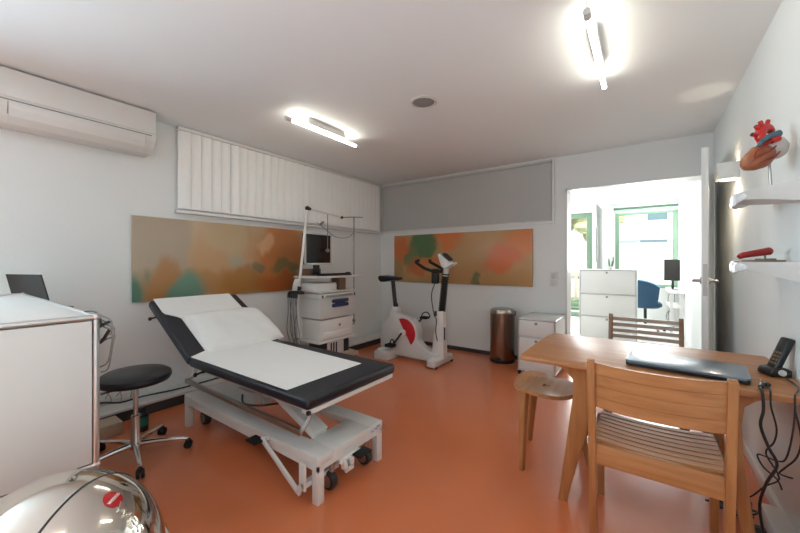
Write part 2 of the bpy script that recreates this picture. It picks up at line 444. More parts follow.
# ------------------------------------------------------------------ paintings
art1 = artwork('abstract_wash', 'Y', ((173, 150, 126), (202, 173, 139)), [
    (-.70, .55, .30, .55, (168, 153, 135), .8), (.0, .32, .55, .5, (191, 148, 103), .7), (-.25, .10, .9, .17, (175, 130, 74), .6), (.25, .12, .55, .22, (168, 116, 53), .85),
    (.62, .38, .42, .55, (191, 119, 67), .9), (.62, .08, .45, .16, (173, 94, 44), .85), (-.67, .10, .12, .30, (173, 121, 67), .75), (-.88, .02, .13, .24, (78, 128, 110), .95), (-.45, .0, .22, .28, (107, 148, 130), .95),
    (.05, .36, .16, .10, (159, 162, 141), .6), (.30, .30, .12, .08, (107, 114, 92), .75), (.68, .30, .22, .09, (114, 112, 74), .8), (.0, .60, .30, .2, (184, 168, 135), .6), (.40, .55, .12, .10, (225, 184, 144), .6)], stretch=(1, 1, .45), amp=.46)
p1 = thing('wall_picture', 'wide abstract painting in tan and orange washes behind the examination couch', 'painting', (LW, 1.96, .907))
build('canvas', G().box((LW + .012, 1.068, .907), (LW + .03, 2.86, 1.648), .002), art1, p1)
build('back_batten', G().box((LW + .0005, 1.15, 1.0), (LW + .012, 2.78, 1.55)), 'brown', p1)
art2 = artwork('abstract_patches', 'X', ((173, 135, 89), (198, 155, 105)), [
    (-.95, .45, .20, .36, (202, 107, 58), .95), (-.50, .56, .30, .22, (83, 119, 78), .95), (-.72, .40, .14, .2, (107, 128, 85), .8), (-.08, .68, .34, .14, (214, 114, 55), .9), (-.62, .24, .13, .22, (198, 98, 51), .75),
    (.66, .36, .34, .2, (209, 107, 58), .9), (.95, .60, .25, .2, (218, 126, 71), .8), (.15, .40, .42, .25, (184, 144, 96), .9), (-.35, .32, .30, .10, (211, 114, 60), .7),
    (.36, .07, .08, .18, (98, 119, 85), .85), (-.98, .16, .22, .16, (162, 130, 83), .9), (.72, .08, .36, .14, (182, 144, 94), .8)], amp=.5)
p2 = thing('wall_picture', 'abstract painting of orange and green patches behind the exercise bike', 'painting', (-2.22, BW, .94))
build('canvas', G().box((-3.275, BW - .03, .94), (-1.143, BW - .012, 1.666), .002), art2, p2)
build('back_batten', G().box((-3.2, BW - .012, 1.05), (-1.25, BW - .0005, 1.56)), 'brown', p2)

# wall switch
sw = thing('light_switch', 'white double light switch beside the doorway', 'switch', (-.9, BW, .95))
build('switch_frame', G().box((-.94, BW - .012, .952), (-.858, BW, 1.14), .003), 'whitemetal', sw)
for z in (.965, 1.05):
    build('rocker', G().box((-.927, BW - .017, z), (-.871, BW - .011, z + .074), .002), 'lightplastic', sw)

# ------------------------------------------------------------------ examination couch
ex = thing('examination_couch', 'black vinyl examination couch on a white height-adjustable wheeled frame', 'couch', (-2.1, 1.46, 0))
x0, x1, y0, y1 = -2.86, -1.36, 1.19, 1.72
g = G()
zt, zb = .247, .20
g.box((x0, y0, zb), (x1, 1.30, zt), .003).box((x0, 1.61, zb), (x1, y1, zt), .003)
g.box((-1.55, 1.2995, zb), (x1, 1.6105, zt), .003).box((x0, 1.2995, zb), (-2.35, 1.6105, zt), .003)
g.box((x0, y0, .175), (x1, y0 + .012, zb + .002)).box((x0, y1 - .012, .175), (x1, y1, zb + .002)).box((x1 - .012, y0, .175), (x1, y1, zb + .002))
build('base_frame', g, 'whitemetal', ex)
for (x, y) in ((x1 - .024, y0 + .024), (x1 - .024, y1 - .024), (x0 + .024, y0 + .024), (x0 + .024, y1 - .024)):
    build('leg', G().box((x - .023, y - .023, 0), (x + .023, y + .023, zt - .001), .004), 'whitemetal', ex)
build('maker_plate', G().box((x1, 1.60, .205), (x1 + .002, 1.695, .238)), 'label', ex)
g = G(); g.box((x1 + .0015, 1.66, .226), (x1 + .003, 1.69, .232)).box((x1 + .0015, 1.64, .218), (x1 + .003, 1.668, .222)).box((x1 + .0015, 1.61, .212), (x1 + .003, 1.63, .216))
build('plate_print', g, 'bluetxt', ex)
for (x, y) in ((-1.42, 1.325), (-1.42, 1.615), (-2.76, 1.30), (-2.76, 1.62)):
    g = G(); mt = Matrix.Translation((x, y, .052)) @ Matrix.Rotation(R(90), 4, 'X')
    g.lathe([(.0, -.02), (.036, -.023), (.048, -.019), (.0515, -.008), (.0515, .008), (.048, .019), (.036, .023), (0, .02)], (0, 0, 0), 24, mt)
    c = build('caster', g, mat('brown_black_tyre', (52, 46, 44), .5), ex)
    g = G(); g.cyl((x, y - .024, .052), (x, y + .024, .052), .022, n=16).cyl((x + .02, y, .105), (x + .02, y, .2), .014).cyl((x, y - .0245, .052), (x, y + .0245, .052), .034, n=20)
    build('caster_hub', g, 'steel', c)
# scissor lift
build('lift_arm', G().bar((-1.53, 1.36, .262), (-2.05, 1.36, .47), .10, .045, bev=.004), 'whitemetal', ex)
build('lift_arm', G().bar((-2.45, 1.56, .262), (-1.90, 1.56, .47), .04, .045, bev=.003), 'whitemetal', ex)
build('lift_crossbar', G().cyl((-2.05, 1.29, .475), (-2.05, 1.64, .475), .014), 'steel', ex)
g = G().cyl((-2.25, 1.46, .29), (-1.72, 1.46, .38), .028).cyl((-1.72, 1.46, .38), (-1.6, 1.46, .40), .014)
g.cyl((-2.05, 1.33, .33), (-2.05, 1.58, .33), .016)
build('lift_motor', g, 'lightplastic', ex)
build('motor_housing', G().box((-2.42, 1.36, .2475), (-2.22, 1.56, .34), .012), 'lightplastic', ex)
g = G().tube([(-2.35, 1.36, .30), (-2.25, 1.31, .28), (-2.1, 1.31, .30), (-1.98, 1.32, .33), (-1.9, 1.40, .34)], .007, 6)
build('motor_cable', g, 'black', ex)
# linkage rail along the side
g = G(); g.bar((-2.70, 1.135, .395), (-1.42, 1.135, .385), .018, .03, bev=.003)
build('side_rail', g, 'steel', ex)
for x, z in ((-2.69, .395), (-1.43, .385)):
    build('rail_bracket', G().tube([(x, 1.135, z), (x, 1.19, .43), (x, 1.20, .505)], .012, 8), 'steel', ex)
# foot lever under the near side
g = G(); g.bar((-1.79, 1.155, .235), (-1.47, 1.155, .055), .014, .028, bev=.002).bar((-1.47, 1.155, .045), (-1.445, 1.155, .10), .014, .026).bar((-1.445, 1.155, .09), (-1.445, 1.19, .10), .014, .026)
g.box((-1.46, 1.150, .075), (-1.415, 1.164, .21), .002).box((-1.455, 1.15, .085), (-1.42, 1.40, .11), .002)
g.box((-1.80, 1.150, .222), (-1.77, 1.195, .245), .002)
build('foot_lever', g, 'whitemetal', ex)
build('pedal', G().box((-1.87, 1.10, .222), (-1.775, 1.165, .236), .004), 'rubber', ex)
g = G(); g.box((-1.36, 1.355, .115), (-1.32, 1.368, .165), .002).box((-1.36, 1.405, .115), (-1.32, 1.418, .165), .002).box((-1.335, 1.355, .105), (-1.32, 1.418, .125), .002).box((-1.40, 1.34, .15), (-1.345, 1.50, .172), .002)
build('foot_bracket', g, 'whitemetal', ex)
build('pedal', G().box((-1.355, 1.43, .158), (-1.285, 1.53, .17), .003), 'rubber', ex)
# under-frame of the top
g = G(); g.box((-2.6, 1.16, .488), (-1.36, 1.20, .52)).box((-2.6, 1.73, .488), (-1.36, 1.77, .52)).box((-1.40, 1.12, .496), (-1.345, 1.81, .52), .002).box((-2.0, 1.2, .488), (-1.95, 1.73, .52))
build('top_frame', g, 'whitemetal', ex)
build('frame_plug', G().box((-1.35, 1.105, .502), (-1.33, 1.125, .520), .003), 'black', ex)
build('frame_latch', G().box((-1.45, 1.79, .485), (-1.38, 1.86, .50), .002), 'greyplastic', ex)
build('seat_cushion', G().box((-2.585, 1.10, .52), (-1.335, 1.835, .583), .024, 4), 'vinyl', ex)
# backrest pad, tilted
ba = math.atan2(.352, .69)
bmx = Matrix.Translation((-2.60, 0, .52)) @ Matrix.Rotation(ba, 4, 'Y')
g = G(); g.box((-.80, 1.10, 0), (0, 1.835, .066), .024, 4, mtx=bmx)
build('backrest', g, 'vinyl', ex)
for y in (1.2, 1.7): build('backrest_bar', G().box((-.72, y, -.02), (-.02, y + .04, .0), mtx=bmx), 'whitemetal', ex)
for p in (bmx @ Vector((-.66, 1.125, -.014)), Vector((-2.47, 1.14, .497))):
    g = G().cyl(p, p + Vector((0, -.045, -.008)), .007).cyl(p + Vector((0, .05, 0)), p, .01).ell(p + Vector((0, -.045, -.008)), (.015, .013, .015))
    build('clamp_knob', g, 'black', ex)
# paper cover
g = G()
def path(s):      # distance from foot end towards head -> x, z, normal
    L1 = 1.075
    if s <= L1: return Vector((-1.51 - s, 0, .5845)), Vector((0, 0, 1))
    p = bmx @ Vector((-(s - L1) - .02, 0, .068)); return Vector((p.x, 0, p.z)), (bmx.to_3x3() @ Vector((0, 0, 1)))
TOT = 1.075 + .78
def sheet(u, v):
    s = u * TOT; p, nn = path(s)
    y_a = 1.115; y_b = 1.69 + .05 * min(1, s / 1.1)
    if 1.10 < s < 1.55: y_a = 1.225
    elif s >= 1.55: y_a = 1.225 - .095 * min(1, (s - 1.55) / .08)
    if s > 1.12: y_b = 1.76
    yy = y_a + (y_b - y_a) * v
    p = p + nn * (.002 + .003 * noise.noise(Vector((s * 5, yy * 6, 0))) ** 2)
    return (p.x, yy, p.z)
g.shell(sheet, 64, 14, lambda u, v: path(u * TOT)[1] * .002)
tag(build('paper_sheet', g, 'paper'), 'long white paper cover spread over the black examination couch', 'sheet')
# pillow at the foot of the backrest
g = G()
pm = Matrix.Translation(bmx @ Vector((-.262, 1.563, .072))) @ Matrix.Rotation(ba, 4, 'Y')
t = bmesh.new()
bmesh.ops.create_grid(t, x_segments=24, y_segments=36, size=.5)
def pillow(sgn):
    def f(u, v):
        a, b = u * 2 - 1, v * 2 - 1
        h = (max(0, 1 - a ** 4) * max(0, 1 - b ** 6)) ** .55
        wob = noise.noise(Vector((a * 2.2, b * 3, 3))) * .018 * h
        q = pm @ Vector((a * .26 * (1 - .05 * b * b), b * .332 * (1 - .05 * a * a), .0 if sgn < 0 else .048 * h + wob * .6 * (h > .2) + .002))
        return q
    return f
t.free()
g.grid(pillow(1), 26, 36); g.grid(pillow(-1), 26, 36)
bmesh.ops.remove_doubles(g.bm, verts=g.bm.verts, dist=.004)
tag(build('pillow', g, 'linen', sharp=80), 'plump white pillow lying against the couch backrest', 'pillow')

# ------------------------------------------------------------------ rolling stool
st = thing('swivel_stool', 'round black swivel stool on a chrome five-star wheeled base', 'stool', (-2.66, .82, 0))
C0 = Vector((-2.66, .82, 0))
build('seat', G().lathe([(0, .478), (.15, .478), (.185, .488), (.196, .508), (.192, .532), (.165, .55), (.08, .555), (0, .556)], C0, 40), 'vinyl', st)
build('column', G().cyl(C0 + Vector((0, 0, .24)), C0 + Vector((0, 0, .48)), .014).lathe([(.032, .06), (.036, .10), (.024, .125), (.024, .27), (.018, .275)], C0, 24), 'chrome', st)
build('height_lever', G().tube([C0 + Vector((.01, -.01, .455)), C0 + Vector((-.03, -.12, .45)), C0 + Vector((-.05, -.16, .44))], .005, 6), 'black', st)
for k in range(5):
    a = R(-13 + 72 * k); d = Vector((math.cos(a), math.sin(a), 0)); sd = Vector((-d.y, d.x, 0))
    build('base_arm', G().tube([C0 + d * .02 + Vector((0, 0, .085)), C0 + d * .14 + Vector((0, 0, .082)), C0 + d * .29 + Vector((0, 0, .066))], [.019, .015, .011], 10), 'chrome', st)
    g = G(); cc = C0 + d * .29 + Vector((0, 0, .026))
    for s_ in (-1, 1): g.cyl(cc + sd * s_ * .004, cc + sd * s_ * .02, .025, n=18)
    g.box(cc + Vector((-.014, -.014, .006)), cc + Vector((.014, .014, .034)), .005)
    build('caster', g, 'rubber', st)

# ------------------------------------------------------------------ near white cabinet (tube frame)
def tube_cabinet(name, label, x0, x1, y0, y1, z0, levels, z1, front, drawers=True, feet=.03, caster=False, xdiv=()):
    """white panels in a chrome tube frame with ball joints; front = '+x' or '-y'"""
    t = thing(name, label, 'cabinet', ((x0 + x1) / 2, (y0 + y1) / 2, 0), 0)
    r = .0095; g = G()
    zs = [z0] + list(levels) + [z1]
    xs = [x0] + list(xdiv) + [x1]
    for x in (x0, x1):
        for y in (y0, y1):
            g.cyl((x, y, z0), (x, y, z1), r, n=12)
            for z in zs: g.ell((x, y, z), (.0125,) * 3, n=12, m=8)
    for z in zs:
        for y in (y0, y1): g.cyl((x0, y, z), (x1, y, z), r, n=12)
        for x in xs: g.cyl((x, y0, z), (x, y1, z), r, n=12)
    build('tube_frame', g, 'tubechrome', t)
    build('top_panel', G().box((x0 + .008, y0 + .008, z1 - .006), (x1 - .008, y1 - .008, z1 + .006), .002), 'white', t)
    build('bottom_panel', G().box((x0 + .008, y0 + .008, z0 - .006), (x1 - .008, y1 - .008, z0 + .006), .002), 'white', t)
    for za, zb_ in zip(zs, zs[1:]):
        for side in ('x0', 'x1', 'y0', 'y1'):
            isf = side == front
            q = .006
            if side[0] == 'x':
                X = x0 if side == 'x0' else x1
                a, b = (X - q, y0 + .011, za + .011), (X + q, y1 - .011, zb_ - .011)
            else:
                Y = y0 if side == 'y0' else y1
                a, b = (x0 + .011, Y - q, za + .011), (x1 - .011, Y + q, zb_ - .011)
            p = build('drawer' if (isf and drawers) else 'side_panel', G().box(a, b, .002), 'white', t)
            if isf and drawers:
                cx, cy = ((a[0] + b[0]) / 2, (a[1] + b[1]) / 2)
                build('drawer_lock', G().cyl((cx, cy, zb_ - .04), (cx, cy - .012, zb_ - .04), .016, n=14), 'greyplastic', p)
    for x in (x0 + .01, x1 - .01):
        for y in (y0 + .01, y1 - .01):
            g = G()
            if caster:
                g.cyl((x - .012, y, .025), (x + .012, y, .025), .025, n=16).box((x - .015, y - .012, .028), (x + .015, y + .012, z0 - .008), .003)
                build('caster', g, 'rubber', t)
            else:
                g.cyl((x, y, 0), (x, y, z0 - .005), .012); build('foot', g, 'chrome', t)
    return t
nc = tube_cabinet('sideboard', 'tall white panelled sideboard in chrome tubing beside the domed bin', -2.90, -1.52, -.10, .357, .04, [.563], 1.063, 'y0', drawers=False)
sdk = thing('side_desk', 'white desk along the wall behind the end of the tall sideboard', 'desk', (-3.24, .2, 0))
build('desktop', G().box((-3.55, -.15, .93), (-2.93, .60, .955), .003), 'white', sdk)
for x in (-3.52, -2.96):
    for y in (-.12, .57): build('leg', G().box((x - .018, y - .018, 0 if x > -3.3 else .106), (x + .018, y + .018, .931)), 'whitemetal', sdk)
la, lb = Vector((-2.945, .478, .968)), Vector((-3.245, .368, .968))
lean = Vector((-.082, -.032, .204))
sd = thing('laptop', 'open laptop seen from behind over the far end of the tall sideboard', 'laptop', (-3.1, .42, .955))
nn = (lb - la).cross(lean).normalized() * .009
build('laptop_lid', G().shell(lambda u, v: la + (lb - la) * u + lean * v, 1, 1, lambda u, v: nn), 'darkpanel', sd)
pf = nn.normalized(); pf.z = 0; pf.normalize()
if pf.y < 0: pf = -pf
build('laptop_base', G().prism([(p.x, p.y) for p in (la, lb, lb + pf * .12, la + pf * .12)], 'Z', .9555, .967), 'darkpanel', sd)
tag(build('document_box', G().box((-2.87, .18, 1.0705), (-2.78, .285, 1.085), .003), 'white'), 'small flat white box on the far end of the tall sideboard', 'box')
# cables hung on the far side of the sideboard
g = G()
for (xa, za, xb, zb2, xc, zc) in ((-1.455, 1.035, -1.462, 1.0, -1.51, .985), (-1.475, 1.05, -1.472, 1.01, -1.50, 1.0), (-1.448, 1.015, -1.47, .95, -1.50, .885), (-1.465, 1.025, -1.485, .94, -1.515, .90)):
    g.tube([(-1.60, .345, 1.0765), (-1.585, .362, 1.0765), (-1.57, .374, 1.068), (-1.55, .380, za + .012), (xa, .386, za), (xb, .386, zb2), (xc, .384, zc), (xc - .05, .378, zc - .02)], .0024, 6)
tag(build('cable_bundle', g, 'cableg'), 'bundle of looped thin grey cables hanging behind the white sideboard', 'cables')
g = G()
for za, zb2, xx in ((1.03, 1.045, -1.49), (.975, 1.02, -1.485)):
    g.tube([(-1.60, .376, za - .02), (-1.545, .380, za), (xx, .384, zb2)], .0055, 8)
tag(build('black_cable', g, 'black'), 'black hose ends poking out behind the white sideboard', 'cable')

# clutter on the trunking behind the stool
tag(build('power_strip', G().box((-3.56, .62, .1055), (-3.50, 1.08, .145), .006), 'lightplastic'), 'white power strip on the wall ledge behind the black stool', 'power strip')
g = G(); g.tube([(-3.40, .60, .113), (-3.40, .8, .17), (-3.41, .95, .13), (-3.40, 1.1, .135), (-3.41, 1.4, .113), (-3.42, 1.9, .113), (-3.40, 2.4, .113)], .007, 7)
tag(build('black_cable', g, 'black'), 'black cable lying along the wall ledge behind the couch', 'cable')
g = G()
for i in range(5):
    g.tube([(-3.47, .66 + i * .07, .17), (-3.43, .68 + i * .08, .24 + .03 * (i % 2)), (-3.40, .74 + i * .07, .21), (-3.42, .78 + i * .06, .14)], .004, 6)
tag(build('cable_bundle', g, 'beige'), 'tangle of thin beige cables above the power strip behind the stool', 'cables')
bx = thing('black_bottle', 'small black bottle with a green label on the floor behind the stool', 'bottle', (-3.05, .98, 0))
build('bottle_body', G().lathe([(.04, 0), (.04, .12), (.02, .14), (.018, .17), (0, .17)], (-3.05, .98, 0), 20), 'black', bx)
build('bottle_label', G().lathe([(.0405, .04), (.041, .045), (.041, .1), (.0405, .105)], (-3.05, .98, 0), 20), mat('green_label', (38, 118, 104), .5), bx)
tag(build('carton', G().box((-3.27, .66, 0), (-3.10, .88, .09), .003), 'beige'), 'low beige carton on the floor behind the stool', 'box')
cn = thing('canister', 'cream plastic canister standing between the stool and the sideboard', 'canister', (-2.85, .56, 0))
build('canister_body', G().box((-2.90, .51, 0), (-2.80, .61, .16), .014), 'beige', cn)
build('canister_cap', G().cyl((-2.85, .56, .16), (-2.85, .56, .185), .022), 'black', cn)

# ------------------------------------------------------------------ polished domed bin
BC = Vector((-1.10, .18, 0)); BR = .215; BZ = .514; BK = .235 / .215
fd = Vector((math.cos(R(37)), math.sin(R(37)), 0)); fr = Vector((-fd.y, fd.x, 0))
bn = thing('domed_bin', 'shiny steel domed push bin with a red round sticker beside the sideboard', 'bin', BC)
build('bin_body', G().lathe([(.19, 0), (.21, .01), (BR, .03), (BR, BZ - .02), (BR + .005, BZ - .012), (BR + .005, BZ), (BR - .004, BZ + .004)], BC, 64), 'polish', bn)
def dome_part(keep_front):
    g = G(); OFF = .07
    def pt(u, v):   # sweep across fr by angle, along arc: build from planes perpendicular to fd
        d0, d1 = (OFF + .002, BR * .985) if keep_front else (-BR * .999, OFF - .002)
        d = d0 + (d1 - d0) * (u ** .7 if keep_front else 1 - (1 - u) ** .7 if u < 1 else 1)
        rr = math.sqrt(max(1e-7, BR * BR - d * d)); a = math.pi * (.012 + v * .976)
        rad = (1.0 if not keep_front else 1.006)
        return Vector((0, 0, BZ)) + BC + (fd * d + fr * (-rr * math.cos(a)) + Vector((0, 0, BK * rr * math.sin(a)))) * rad
    g.grid(pt, 40, 56); return g
build('hood', dome_part(False), 'polish', bn, sharp=80)
fl = build('push_flap', dome_part(True), 'polish', bn, sharp=80)
g = G(); rr = math.sqrt(BR * BR - .07 ** 2)
g.tube([BC + Vector((0, 0, BZ)) + fd * .07 - fr * rr * math.cos(a) * .998 + Vector((0, 0, BK * rr * math.sin(a) * .998)) for a in [math.pi * k / 40 for k in range(41)]], .0035, 6, 0)
build('flap_seam', g, 'black', bn)
g = G(); g.lathe([(BR + .002, BZ), (BR + .009, BZ + .003), (BR + .009, BZ + .012), (BR + .001, BZ + .016)], BC, 64)
build('bin_rim', g, 'polish', bn)
def on_dome(el, az, h=0):      # el, az degrees relative to the front direction
    e, a = R(el), R(az); rad = BR * 1.006 + h
    return BC + Vector((0, 0, BZ)) + fd * (rad * math.cos(e) * math.cos(a)) + fr * (rad * math.cos(e) * math.sin(a)) + Vector((0, 0, BK * rad * math.sin(e)))
g = G(); cen = on_dome(53, 4); nrm = (cen - BC - Vector((0, 0, BZ))).normalized()
g.lathe([(.0205, -.004), (.0205, .0005), (.019, .0014), (0, .0016)], (0, 0, 0), 32, Matrix.Translation(cen) @ nrm.to_track_quat('Z', 'Y').to_matrix().to_4x4())
stick = build('sticker', g, 'redlogo', fl)
def text_mesh(body, size, ext, bev=0.0, fill=True):
    cu = bpy.data.curves.new('txt', 'FONT'); cu.body = body; cu.size = size; cu.extrude = ext; cu.align_x = 'CENTER'; cu.align_y = 'CENTER'; cu.bevel_depth = bev
    o = bpy.data.objects.new('txt', cu); COL.objects.link(o)
    dg = bpy.context.evaluated_depsgraph_get(); dg.update()
    me = bpy.data.meshes.new_from_object(o.evaluated_get(dg))
    g = G(); g.bm.from_mesh(me); bpy.data.objects.remove(o); bpy.data.curves.remove(cu); bpy.data.meshes.remove(me)
    return g
g = text_mesh('wesco', .0145, .0006)
ax_r = fr - nrm * fr.dot(nrm); ax_r.normalize(); ax_u = nrm.cross(ax_r)
mt = Matrix((ax_r, ax_u, nrm)).transposed().to_4x4(); mt.translation = cen + nrm * .0018
bmesh.ops.transform(g.bm, matrix=mt @ Matrix.Rotation(R(6), 4, 'Z'), verts=g.bm.verts)
build('sticker_lettering', g, 'white', fl)
g = text_mesh('wesco', .052, .0025, .0012)
k = 180 / math.pi / BR
for v in g.bm.verts:
    u_, v_, w_ = v.co
    v.co = on_dome(31 - u_ * k, 3 + v_ * k, w_)
build('embossed_lettering', g, 'polish', fl)

# ------------------------------------------------------------------ ECG cart
ct = thing('medical_cart', 'white wheeled medical cart with shelves, drawer and overhead cable boom', 'cart', (-3.05, 2.85, 0))
cx0, cx1, cy0, cy1 = -3.28, -2.90, 2.57, 3.13
g = G()
for y in (cy0 + .03, cy1 - .03): g.box((cx0, y - .022, .13), (cx0 + .045, y + .022, 1.075), .004)
build('rear_post', g, 'whitemetal', ct)
build('keyboard_shelf', G().box((cx0 - .0, cy0 - .06, 1.07), (cx1 + .03, cy1 + .11, 1.092), .006), 'whitemetal', ct)
build('shelf', G().box((cx0, cy0 - .01, .905), (cx1, cy1 + .01, .92), .003), 'whitemetal', ct)
build('shelf', G().box((cx0, cy0 - .02, .345), (cx1 + .01, cy1 + .01, .37), .005), 'whitemetal', ct)
dw = build('drawer', G().box((cx0, cy0, .615), (cx1, cy1, .838), .006), 'lightplastic', ct)
g = G()
for z in (.755, .805): g.box((cx1 - .002, cy0 + .17, z - .021), (cx1 + .026, cy1 - .13, z + .021), .014, 3)
g.box((cx1 - .002, cy0 + .22, .755), (cx1 + .02, cy1 - .19, .805), .004)
build('drawer_handle', g, 'bluehandle', dw)
g = G(); g.box((cx0, cy0 + .02, .15), (cx1, cy1 - .02, .185), .005).box((cx0 + .03, cy0 - .05, .10), (cx0 + .10, cy1 + .05, .152), .006).box((cx1 - .08, cy0 - .05, .10), (cx1 - .01, cy1 + .07, .152), .006)
build('base', g, 'beige', ct)
for x in (cx0 + .065, cx1 - .045):
    for y in (cy0 - .02, cy1 + .03):
        build('caster', G().cyl((x, y - .018, .045), (x, y + .018, .045), .045, n=20).box((x - .02, y - .022, .05), (x + .02, y + .022, .102), .004), 'rubber', ct)
# mast and boom
build('mast', G().cyl((-3.16, 2.485, .12), (-3.16, 2.485, .95), .013).cyl((-3.16, 2.485, .90), (-3.05, 2.52, 1.84), .016).box((-3.2, 2.47, .12), (-3.13, 2.60, .16)), 'whitemetal', ct)
g = G(); g.ell((-3.05, 2.52, 1.845), (.026,) * 3).ell((-3.05, 2.555, 1.842), (.018,) * 3).ell((-3.16, 2.485, .955), (.034, .034, .03)).ell((-3.05, 3.05, 1.80), (.018, .026, .018))
build('mast_joint', g, 'black', ct)
build('boom', G().cyl((-3.05, 2.53, 1.843), (-3.05, 3.06, 1.80), .011), 'whitemetal', ct)
build('drip_pole', G().cyl((-3.05, 3.27, .45), (-3.05, 3.27, 1.83), .008).cyl((-3.05, 3.06, 1.80), (-3.05, 3.30, 1.83), .007).cyl((-3.05, 3.25, 1.825), (-3.0, 3.38, 1.83), .006).cyl((-3.05, 3.27, .46), (-3.05, 3.12, .46), .008).cyl((-3.05, 3.13, .46), (-3.05, 3.10, .36), .008), 'greyplastic', ct)
build('pole_knob', G().ell((-3.05, 3.27, .50), (.02, .02, .028)), 'greyplastic', ct)
# hanging hose & sensor on the boom
g = G(); g.cyl((-3.05, 2.82, 1.82), (-3.05, 2.82, 1.40), .004, n=8).tube([(-3.05, 2.66, 1.70), (-3.05, 2.74, 1.66), (-3.05, 2.9, 1.57), (-3.05, 3.03, 1.545), (-3.05, 3.18, 1.565), (-3.05, 3.25, 1.62)], .004, 6)
g.ell((-3.05, 2.82, 1.385), (.018, .03, .022)).ell((-3.05, 2.73, 1.70), (.014, .04, .016), Matrix.Rotation(R(35), 4, 'X'))
tag(build('sensor_cable', g, 'cableg'), 'thin grey sensor cable dangling from the cart boom', 'cable')
# lead holder with electrode leads
lh = thing('lead_holder', 'black lead holder with drooping grey electrode leads on the cart side', 'lead holder', (-3.14, 2.44, .85))
g = G(); g.box((-3.20, 2.395, .90), (-3.03, 2.465, .93), .008)
for i in range(6): g.tube([(-3.19 + i * .03, 2.40, .925), (-3.19 + i * .03, 2.375, .905), (-3.19 + i * .03, 2.37, .86)], .009, 8)
build('holder_bar', g, 'black', lh)
for i in range(6):
    xx = -3.19 + i * .03
    g = G(); g.tube([(xx, 2.37, .865), (xx + .02 * math.sin(i * 2), 2.372, .70), (xx - .03 * math.cos(i * 3), 2.38, .50), (xx + .012, 2.41, .33 + .02 * (i % 3)), (-3.14 + .01 * i, 2.43, .42)], .0042, 6)
    build('electrode_lead', g, 'cableg', lh)
g = G()
for i in range(4): g.tube([(-3.18 + i * .02, 2.465, 1.06), (-3.17 + i * .02, 2.43, 1.0), (-3.17 + i * .02, 2.42, .935)], .008, 6)
build('upper_hose', g, 'lightplastic', lh)
# monitor
mo = thing('monitor', 'black flat monitor with a pale bezel standing on the medical cart', 'monitor', (-3.12, 2.73, 1.092))
mx = -3.10; ya, yb, za, zb_ = 2.525, 2.93, 1.215, 1.585
build('back_shell', G().box((mx - .055, ya + .005, za + .01), (mx - .012, yb - .01, zb_ - .01), .012), 'black', mo)
g = G(); w_ = .018
g.box((mx - .014, ya, za), (mx + .006, yb, za + w_ + .006), .003).box((mx - .014, ya, zb_ - w_), (mx + .006, yb, zb_), .003).box((mx - .014, ya, za), (mx + .006, ya + w_, zb_), .003).box((mx - .014, yb - w_, za), (mx + .006, yb, zb_), .003)
build('bezel', g, 'lightplastic', mo)
build('screen', G().box((mx - .012, ya + .017, za + .022), (mx + .001, yb - .017, zb_ - .017)), 'screen', mo)
build('stand', G().box((mx - .06, 2.69, 1.10), (mx - .03, 2.77, 1.30), .006).lathe([(.07, 1.0925), (.07, 1.10), (.03, 1.112), (0, 1.112)], (mx - .02, 2.73, 0), 24), 'black', mo)
kb = thing('keyboard', 'black keyboard lying on the top shelf of the medical cart', 'keyboard', (-2.96, 2.86, 1.0925))
build('keyboard_case', G().prism([(-3.02, 1.0925), (-2.885, 1.0925), (-2.885, 1.103), (-3.02, 1.115)], 'Y', 2.62, 3.06, .003), 'black', kb)
g = G()
for r_ in range(5):
    for c_ in range(15):
        xx = -3.010 + r_ * .024; yy = 2.63 + c_ * .0283; zz = 1.1142 - (r_ + .5) * .0021
        g.box((xx, yy, zz), (xx + .019, yy + .023, zz + .005))
build('keys', g, 'rubber', kb)
tag(build('mouse', G().ell((-3.05, 3.16, 1.1098), (.03, .05, .017)), 'black'), 'small black mouse beside the keyboard on the cart', 'mouse')
tag(build('carton', G().box((-3.27, 2.53, 1.0925), (-3.20, 2.85, 1.17), .003), 'brown'), 'brown carton behind the monitor base on the cart', 'box')
# devices
pr = thing('chart_recorder', 'white flat recorder box under the cart keyboard shelf', 'medical device', (-3.1, 2.72, .92))
build('recorder_case', G().box((-3.26, 2.53, .9205), (-2.94, 2.86, 1.0), .006), 'whitemetal', pr)
build('recorder_lid', G().box((-3.255, 2.535, 1.0), (-2.945, 2.855, 1.012), .003), 'lightplastic', pr)
tag(build('carton', G().box((-3.1, 2.93, .9205), (-2.96, 3.03, 1.06), .003), 'brown'), 'small upright brown carton beside the flat recorder on the cart', 'box')
ps = thing('scanner', 'grey flat scanner with a slotted front above the cart drawer', 'scanner', (-3.09, 2.85, .84))
build('scanner_case', G().box((-3.27, 2.56, .8385), (-2.885, 3.13, .895), .006), 'lightplastic', ps)
build('scanner_slot', G().box((-2.888, 2.64, .852), (-2.882, 3.07, .878), .002), 'greyplastic', ps)
build('scanner_button', G().box((-2.887, 2.585, .85), (-2.880, 2.605, .882), .002).box((-2.887, 3.09, .85), (-2.880, 3.11, .882), .002), 'black', ps)
lp = thing('laser_printer', 'white laser printer on the shelf below the cart drawer', 'printer', (-3.08, 2.86, .37))
build('printer_body', G().box((-3.26, 2.60, .3705), (-2.91, 3.10, .60), .014, 3), 'whitemetal', lp)
build('front_tray', G().box((-2.915, 2.63, .385), (-2.900, 3.07, .46), .004), 'white', lp)
build('output_slot', G().box((-3.16, 2.68, .585), (-2.96, 3.02, .604), .002), 'greyplastic', lp)
build('maker_badge', G().cyl((-2.911, 2.88, .52), (-2.906, 2.88, .52), .016, n=20), 'greyplastic', lp)
pc = thing('computer_tower', 'grey and black computer tower on the cart base', 'computer', (-3.08, 2.85, .185))
